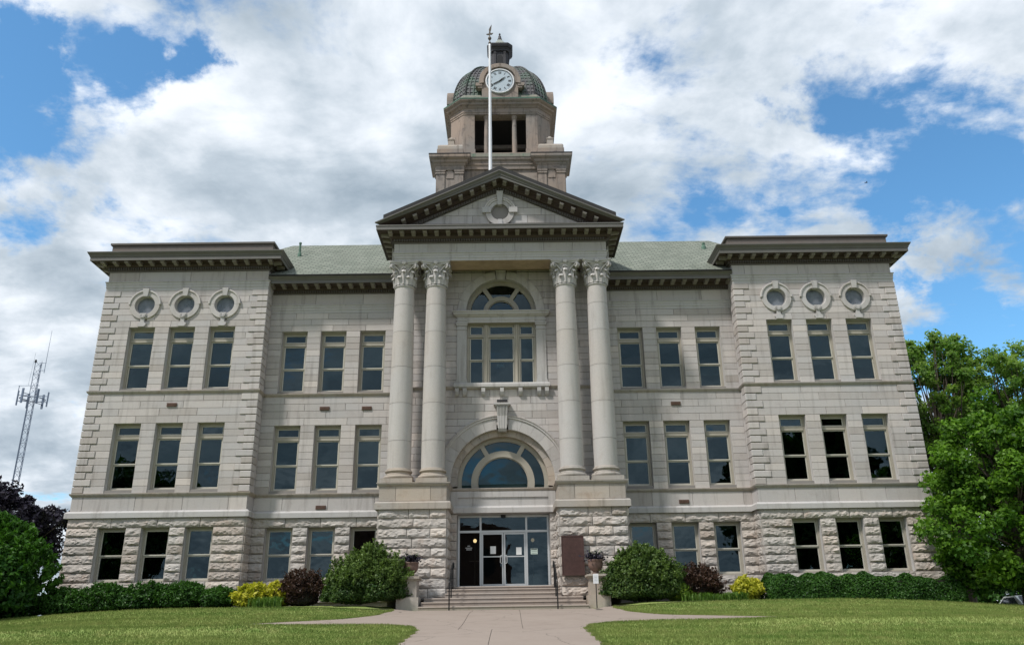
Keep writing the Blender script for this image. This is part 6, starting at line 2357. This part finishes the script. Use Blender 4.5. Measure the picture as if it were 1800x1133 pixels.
# -- clipped yews on the left
for k, (x, rx, h) in enumerate(((-14.75, 1.05, .84), (-13.35, 1.05, .88), (-11.95, 1.0, .86), (-10.75, .92, .80), (-9.55, .68, .60))):
    lb = ['clipped round yew next to the tall left evergreen, first of the row', 'second clipped round yew of the left row, counted from the tall evergreen', 'third clipped round yew of the left row, in the middle',
          'fourth clipped round yew of the left row, before the smallest one', 'smallest clipped round yew, beside the yellow shrub on the left'][k]
    shrub('clipped_yew', lb, 'shrub', x, -1.75, rx, .75, h, 'leaf_hedge', .042, 11000 if k < 4 else 7000, 50 + k, 'clipped yews along the left wing', .16, aspect=2.2, shell=.35, shoots=150, shoot_len=.12)
# -- long clipped hedge on the right
def hedge(name, label, x0, x1, y, dep, h, m, leaf, n, seed):
    r = np.random.default_rng(seed)
    xm = (x0 + x1) / 2
    z = float(ground(xm, y - dep / 2))
    t = thing(name, label, 'hedge', (xm, y, z))
    L = x1 - x0
    # points near the surface of a rounded box with bumps
    u = r.uniform(-1, 1, n); ang = r.uniform(-.15, math.pi + .15, n)
    bump = 1 + .07 * np.sin(u * L * 2.1 + 1) + .06 * np.sin(u * L * 4.7) + .05 * np.sin(u * 13 + ang * 5)
    sup = 3.2
    ca, sa = np.cos(ang), np.sin(ang)
    rr = 1 / (np.abs(ca) ** sup + np.abs(sa) ** sup) ** (1 / sup)
    q = (1 - .25 * r.random(n) ** 2) * bump
    py = ca * rr * q * dep / 2; pz = np.maximum(sa * rr * q, -.02) * h * .95
    endf = np.where(np.abs(u) > .93, np.sqrt(np.clip(1 - ((np.abs(u) - .93) / .07) ** 2, 0, 1)), 1)
    px = u * L / 2
    P = np.stack([px, py * (.5 + .5 * endf), pz * (.55 + .45 * endf) + .03], -1)
    P[:, 2] += ground(px + xm, np.full(n, y - dep / 2)) - z
    nr = np.stack([np.zeros(n), ca, sa + .3], -1) + r.normal(size=(n, 3)) * .7
    link('foliage', leaf_mesh('foliage', P, leaf, M[m], nrm=nr, aspect=2.0), t)
    mb = MB(); mb.box(-L / 2 + .25, L / 2 - .25, -dep * .33, dep * .33, -.1, h * .72); mb.obj('shade_core', M['twig'], t)  # dark solid box added inside the hedge for its inner shade
    return t


hedge('clipped_hedge', 'long low clipped dark green hedge under the right wing windows', 8.75, 15.4, -1.75, 1.15, .78, 'leaf_hedge', .042, 42000, 61)
# -- tall rounded evergreen at the far left
shrub('tall_evergreen', 'tall rounded dark green evergreen at the left edge hiding the wing corner', 'shrub', -17.7, -2.4, 2.9, 2.3, 3.55, 'leaf_yew', .075, 60000, 71, None, .26, aspect=2.4, shell=.35, shoots=700, shoot_len=.35)

# -- daylilies
def lily(label, x, y, n, seed, h=.34, sp=.5):
    r = random.Random(seed)
    t = thing('daylily_clump', label, 'plant', (x, y, float(ground(x, y))), 'daylilies in the beds')
    mb = MB()
    for k in range(n):
        bx_, by_ = r.uniform(-sp, sp), r.uniform(-.22, .22)
        a = r.uniform(0, 2 * math.pi); L = h * r.uniform(.8, 1.4); lean = r.uniform(.15, .5)
        d = Vector((math.cos(a), math.sin(a), 0)); sd2 = Vector((-d.y, d.x, 0)) * .011
        pts = [Vector((bx_, by_, 0)) + d * (lean * L * q * q) + Vector((0, 0, L * (q - .35 * q ** 3))) for q in (0, .35, .7, 1)]
        vs = []
        for q, p in enumerate(pts):
            w_ = (1, 1, .7, .1)[q]
            vs += [p - sd2 * w_, p + sd2 * w_]
        mb.add(vs, [(0, 1, 3, 2), (2, 3, 5, 4), (4, 5, 7, 6)], r.uniform(-.2, 1))
    mb.obj('leaves', M['leaf_lily'], t)


lily('strap-leaved green clump in front of the left yellow shrub', -7.75, -2.55, 260, 1, .38)
lily('strap-leaved clump at the foot of the right big shrub, below the barberry', 6.25, -2.75, 240, 2, .30)
lily('middle strap-leaved clump in front of the right barberry', 7.0, -2.65, 220, 3, .26, .4)
lily('strap-leaved clump just left of the right yellow shrub', 7.62, -2.45, 240, 4, .30, .35)

# -- bedding plants in the urns
for o in [o for o in C.objects if o.name.startswith('planted_urn')]:
    p = rng.normal(size=(420, 3)) * np.array([.15, .15, .07]) + np.array([0, 0, .55])
    q_ = link('purple_plant', leaf_mesh('purple_plant', p, .06, M['leaf_purple']), o); q_['kind'] = 'stuff'
    mb = MB()
    for k in range(16):
        a = k * .6; mb.tube([(0, 0, .42), (.12 * math.cos(a), .12 * math.sin(a), .6), (.25 * math.cos(a), .25 * math.sin(a), .62 + .12 * (k % 3))], [.008, .006, .003], 4)
    mb.obj('stems', M['leaf_lily'], o)


# -- trees
def tree(name, label, x, y, h, crown, m, leaf, n_leaf, seed, group=None, trunk_r=.22, z=None, clusters=140, csize=.75, gap=.0, bare=.25):
    """crown: list of (dx,dy,dz,rx,ry,rz) ellipsoids. Leaf clumps fill them, limbs reach them."""
    r = np.random.default_rng(seed)
    z = float(ground(x, y)) if z is None else z
    t = thing(name, label, 'tree', (x, y, z), group)
    cl = []
    vol = np.array([c[3] * c[4] * c[5] for c in crown]); vol = vol / vol.sum()
    for c, w_ in zip(crown, vol):
        k = max(4, int(clusters * w_))
        d = r.normal(size=(k, 3)); d /= np.linalg.norm(d, axis=1, keepdims=True)
        q = r.uniform(.35, 1, (k, 1)) ** .6 * lumps(d, seed + 3, 5, .18)[:, None]
        cl.append(np.array(c[:3]) + d * q * np.array(c[3:]))
    cl = np.vstack(cl)
    per = n_leaf // len(cl)
    ids = np.repeat(np.arange(len(cl)), per)
    n = len(ids)
    sz = r.uniform(.6, 1.3, len(cl))[ids] * csize
    d = r.normal(size=(n, 3)); d /= np.linalg.norm(d, axis=1, keepdims=True)
    off = d * (r.random((n, 1)) ** .5) * sz[:, None] * np.array([1, 1, .85])
    P = cl[ids] + off
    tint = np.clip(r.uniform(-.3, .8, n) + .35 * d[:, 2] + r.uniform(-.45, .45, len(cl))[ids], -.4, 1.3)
    nr = d * .5 + r.normal(size=(n, 3)) * .8 + np.array([0, 0, .55])
    tb_ = MB()
    top = Vector((0, 0, h * .72))
    tb_.tube([(0, 0, -.3), (0.03, 0, h * .12), (.05, .05, h * .35), tuple(top)], [trunk_r * 1.25, trunk_r, trunk_r * .75, trunk_r * .3], 9)
    tb_.obj('trunk', M['bark'], t)
    lb = MB()
    for k in range(len(cl)):
        if k % 2: continue
        c = Vector(cl[k])
        zz_ = max(h * .14, min(h * .68, c.z * .62))
        s0 = Vector((0.04, .03, zz_))
        mid = s0.lerp(c, .55) + Vector((r.normal() * .15, r.normal() * .15, -.05 * h * .3))
        lb.tube([s0, mid, c], [trunk_r * .26, trunk_r * .15, .012], 5)
    lb.obj('limbs', M['bark'], t)
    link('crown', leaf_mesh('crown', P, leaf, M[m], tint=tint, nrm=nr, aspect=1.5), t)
    return t


tree('maple_tree', 'dense leafy green maple covering the right wing corner', 17.4, -2.2, 8.0,
     [(-.2, 0, 2.6, 3.1, 2.4, 1.9), (.0, 0, 4.6, 2.6, 2.2, 1.8), (.6, .1, 6.2, 1.9, 1.7, 1.4), (2.8, 0, 3.4, 2.8, 2.2, 2.6), (.4, .3, 1.5, 2.9, 2.0, 1.2), (3.6, .5, 1.6, 2.6, 2, 1.3), (3.0, 0, 5.6, 2.2, 2, 1.5)],
     'leaf_maple', .10, 105000, 81, 'trees right of the courthouse', .2, clusters=420, csize=.50)
tree('tall_tree', 'tall airy tree just behind the right wing corner', 20.7, 7.5, 14.0,
     [(-.2, 0, 10.2, 2.5, 2.4, 2.8), (.7, 0, 11.7, 1.8, 1.8, 1.5), (0, 0, 6.5, 2.4, 2.2, 2.8), (-1.3, 0, 12.5, .8, .8, 1.2), (1.4, 0, 12.4, .6, .6, 1.0)],
     'leaf_tall', .10, 40000, 82, 'trees right of the courthouse', .2, clusters=300, csize=.42)
tree('tall_tree', 'spreading airy tree behind the maple at the right edge', 24.0, 7.0, 13.0,
     [(-.6, 0, 10.2, 2.0, 2.2, 2.4), (1.0, 0, 9.4, 2.3, 2.4, 2.5), (0, 0, 6.2, 3.2, 2.6, 2.6), (.6, 0, 12.0, .9, .9, 1.1), (2.6, 0, 7.4, 1.9, 2, 1.8)],
     'leaf_tall', .10, 48000, 83, 'trees right of the courthouse', .24, clusters=340, csize=.42)
tree('tall_tree', 'lower airy tree at the far right edge of the view', 27.8, 8.0, 11.2,
     [(0, 0, 7.2, 3.0, 2.4, 2.6), (-1.5, 0, 5.0, 3.0, 2.4, 2.4)], 'leaf_tall', .12, 30000, 86, 'trees right of the courthouse', .2, clusters=160, csize=.6)
tree('plum_tree', 'dark purple-leaved plum tree behind the tall evergreen on the left', -23.6, 8.0, 6.9,
     [(0, 0, 4.6, 2.6, 2.2, 1.7), (-.4, 0, 6.3, 1.1, 1.1, 1.0), (2.2, 0, 4.6, 1.3, 1.2, 1.6)], 'leaf_purple', .13, 24000, 84, None, .16, clusters=170, csize=.46)
tree('background_tree', 'dark tree far behind the maple trunk near the street', 24.5, 24.0, 7.0,
     [(0, 0, 3.4, 4.6, 2.5, 2.6), (-5.5, 1, 2.8, 3.4, 2, 2.4), (5, 1, 3.6, 4.0, 2, 2.2), (0, -1, 1.2, 7.5, 1.6, 1.3), (9, -1, 1.6, 5, 1.6, 1.6)], 'leaf_hedge', .2, 42000, 85, None, .2, clusters=200, csize=.95)
# trees and a building across the street, mirrored in the window glass
for k, (x, y, h, lb) in enumerate(((25.5, -47.5, 19, 'street tree mirrored in the windows right of the portico'), (31.5, -48.5, 21, 'street tree mirrored in the right wing windows nearest the portico'), (38.0, -49.0, 13, 'street tree mirrored in the outermost right wing windows'), (-36.0, -48.0, 16, 'street tree mirrored in the outermost left wing window'))):
    tree('street_tree', lb, x, y, h, [(0, 0, h * .62, 4.0, 3.5, h * .36)], 'leaf_hedge', .5, 11000, 90 + k, 'trees across the street', .3, clusters=110, csize=1.7)
bb = thing('brick_building', 'flat-roofed brick building across the street mirrored in the glass doors', 'building', (-8, -56, -1.75))
mb = MB(); mb.box(-8, 8, -8, 5, 0, 9.6); mb.obj('walls', M['brick'], bb)
mb = MB(); mb.box(-8.2, 8.2, -8.2, 5.2, 9.6, 10.2); mb.obj('parapet', M['brick'], bb)
for k in range(4):
    for zr in (1.2, 5.4):
        mb = MB(); x = -6.2 + k * 4.1; mb.box(x - .7, x + .7, 5.0, 5.06, zr, zr + 2.4); mb.obj('window', M['car_glass'], bb)

# ================================================================ parked cars
def car(label, x, y, rz, paint):
    z = float(ground(x, y))
    t = thing('parked_car', label, 'car', (x, y, z), 'cars parked on the side street', rz)
    mb = MB()
    prof = [(-2.15, .35), (-2.2, .62), (-2.1, .86), (-1.3, .95), (-.75, 1.38), (.55, 1.42), (1.25, 1.0), (2.0, .92), (2.2, .70), (2.2, .35)]
    n = len(prof)
    wd = lambda z_: .86 if z_ < .97 else .70
    vs = [(px_, -wd(z_), z_) for px_, z_ in prof] + [(px_, wd(z_), z_) for px_, z_ in prof]
    mb.add(vs, [tuple(range(n)), tuple(range(2 * n - 1, n - 1, -1))] + [(i, (i + 1) % n, (i + 1) % n + n, i + n) for i in range(n)])
    mb.obj('body', M[paint], t, recalc=True)
    for s in (-1, 1):
        m_ = MB(); m_.add([(-1.1, s * .835, 1.0), (1.05, s * .835, 1.02), (.5, s * .745, 1.34), (-.68, s * .745, 1.32)], [(0, 1, 2, 3)]); m_.obj('side_window', M['car_glass'], t)
        for wx in (-1.35, 1.35):
            m_ = MB(); m_.lathe([(.0, -.1), (.31, -.1), (.33, -.05), (.33, .05), (.31, .1), (.0, .1)], seg=16, cap=False)
            m_.v = [(px_, qz, py) for px_, py, qz in m_.v]
            wo_ = m_.obj('wheel', M['tyre'], t, loc=(wx, s * .80, .33))
            m_ = MB(); m_.lathe([(0, -.11), (.19, -.11), (.19, .11), (0, .11)], seg=12, cap=False); m_.v = [(px_, qz, py) for px_, py, qz in m_.v]; m_.obj('rim', M['rim'], wo_)
        m_ = MB(); m_.box(2.16, 2.215, s * .5 - .14, s * .5 + .14, .62, .76); m_.obj('headlight', M['white'], t)
        m_ = MB(); m_.box(-2.215, -2.15, s * .5 - .14, s * .5 + .14, .66, .80); m_.obj('tail_light', M['lamp_red'], t)
    for pz in (((-1.26, -.66, .99), (-1.26, .66, .99), (-.79, .58, 1.35), (-.79, -.58, 1.35)), ((1.22, -.66, 1.03), (1.22, .66, 1.03), (.6, .58, 1.39), (.6, -.58, 1.39))):
        m_ = MB(); cc = [(px_ + (.02 if px_ > 0 else -.02), py, pz_ + .012) for px_, py, pz_ in pz]; m_.add(cc, [(0, 1, 2, 3)]); m_.obj('windscreen', M['car_glass'], t)


car('silver-white car parked beyond the lawn under the right trees', 27.0, 14.0, R(-97), 'car_white')
car('red car parked beyond the lawn at the right edge', 29.4, 14.4, R(92), 'car_red')

# a bird crossing the sky on the right
bd = thing('flying_bird', 'small dark bird gliding in the sky above the right wing', 'bird', (0, 0, 0))
_d = dirpx(1523, 321); bd.location = tuple(CAM + _d * 75)
mb = MB()
mb.lathe([(.0, -.16), (.03, -.13), (.05, -.03), (.045, .06), (.03, .12), (.0, .17)], seg=8, cap=False)
mb.v = [(z, x, y) for x, y, z in mb.v]
for s in (-1, 1):
    mb.add([(.05, s * .02, .02), (-.06, s * .02, .02), (-.05, s * .17, .07), (.05, s * .15, .08), (-.09, s * .36, .05)], [(0, 1, 2, 3), (3, 2, 4)])
    mb.add([(.05, s * .02, .012), (-.06, s * .02, .012), (-.05, s * .17, .062), (.05, s * .15, .072), (-.09, s * .36, .045)], [(3, 2, 1, 0), (4, 2, 3)])
mb.add([(-.14, -.02, 0), (-.25, -.06, 0), (-.25, .06, 0), (-.14, .02, 0)], [(0, 1, 2, 3)])
mb.v = [(x * .7, y * .7, z * .7) for x, y, z in mb.v]
mb.obj('body', M['ink'], bd)

# ================================================================ grass blades on the lawn
area = []
NB = 330000
gx_ = rng.uniform(-26, 26, NB * 2); gy_ = rng.uniform(-18.5, -2.3, NB * 2)
# keep what the camera can see, away from walk and beds
d_ = np.stack([gx_ - CAM.x, gy_ - CAM.y], -1)
ok = np.abs(d_[:, 0]) < d_[:, 1] * .70 + .5
ok &= ~inside(WALK, gx_, gy_)
bl = np.array(BEDL); br_ = np.array(BEDR)
yb_ = np.where(gx_ < 0, np.interp(gx_, bl[:, 0], bl[:, 1]), np.interp(gx_, br_[::-1, 0], br_[::-1, 1]))
inb = (gy_ > yb_ + .03) & (np.abs(gx_) > 2.9) & (np.abs(gx_) < 17.3)
ok &= ~inb
ok &= ~((np.abs(gx_) < 3.6) & (gy_ > -3.2))
gx_, gy_ = gx_[ok][:NB], gy_[ok][:NB]
ex, ey = [], []
for i_ in range(len(WALK)):
    a_, b_ = np.array(WALK[i_ - 1]), np.array(WALK[i_])
    if max(a_[1], b_[1]) > -2.95 and min(abs(a_[0]), abs(b_[0])) < 3.6 or min(a_[1], b_[1]) < -20: 
        if not (abs(a_[0] - b_[0]) < .3 and a_[1] < -9): continue
    L_ = np.linalg.norm(b_ - a_); m_ = int(L_ * 420)
    if m_ < 2: continue
    t_ = rng.random(m_)[:, None]
    nrm_ = np.array([-(b_ - a_)[1], (b_ - a_)[0]]) / L_
    p_ = a_ + (b_ - a_) * t_ + nrm_ * (rng.normal(0, .035, m_) + .03 * np.sin(t_[:, 0] * L_ * 7 + i_))[:, None]
    ex.append(p_[:, 0]); ey.append(p_[:, 1])
ex, ey = np.concatenate(ex), np.concatenate(ey)
kk = (ey > -19) & (np.abs(ex) < 24)
gx_ = np.concatenate([gx_, ex[kk]]); gy_ = np.concatenate([gy_, ey[kk]])
n = len(gx_)
gz_ = ground(gx_, gy_)
hgt = rng.uniform(.025, .06, n); wdt = rng.uniform(.004, .008, n) * 1.6
an = rng.uniform(0, 2 * np.pi, n); ln = rng.uniform(0, .03, n); la = rng.uniform(0, 2 * np.pi, n)
V = np.empty((n, 3, 3))
V[:, 0] = np.stack([gx_ - np.cos(an) * wdt, gy_ - np.sin(an) * wdt, gz_ - .005], -1)
V[:, 1] = np.stack([gx_ + np.cos(an) * wdt, gy_ + np.sin(an) * wdt, gz_ - .005], -1)
V[:, 2] = np.stack([gx_ + np.cos(la) * ln, gy_ + np.sin(la) * ln, gz_ + hgt], -1)
me = bpy.data.meshes.new('grass')
me.vertices.add(3 * n); me.vertices.foreach_set('co', V.reshape(-1).astype(np.float32))
me.loops.add(3 * n); me.loops.foreach_set('vertex_index', np.arange(3 * n, dtype=np.int32))
me.polygons.add(n); me.polygons.foreach_set('loop_start', np.arange(0, 3 * n, 3, dtype=np.int32)); me.polygons.foreach_set('loop_total', np.full(n, 3, dtype=np.int32))
me.materials.append(M['grass'])
at = me.attributes.new('tint', 'FLOAT', 'FACE'); at.data.foreach_set('value', rng.uniform(-1, 1, n).astype(np.float32))
me.update(); me.validate()
tag(link('grass', me), 'short mown green lawn grass in front of the courthouse', 'grass', kind='stuff')
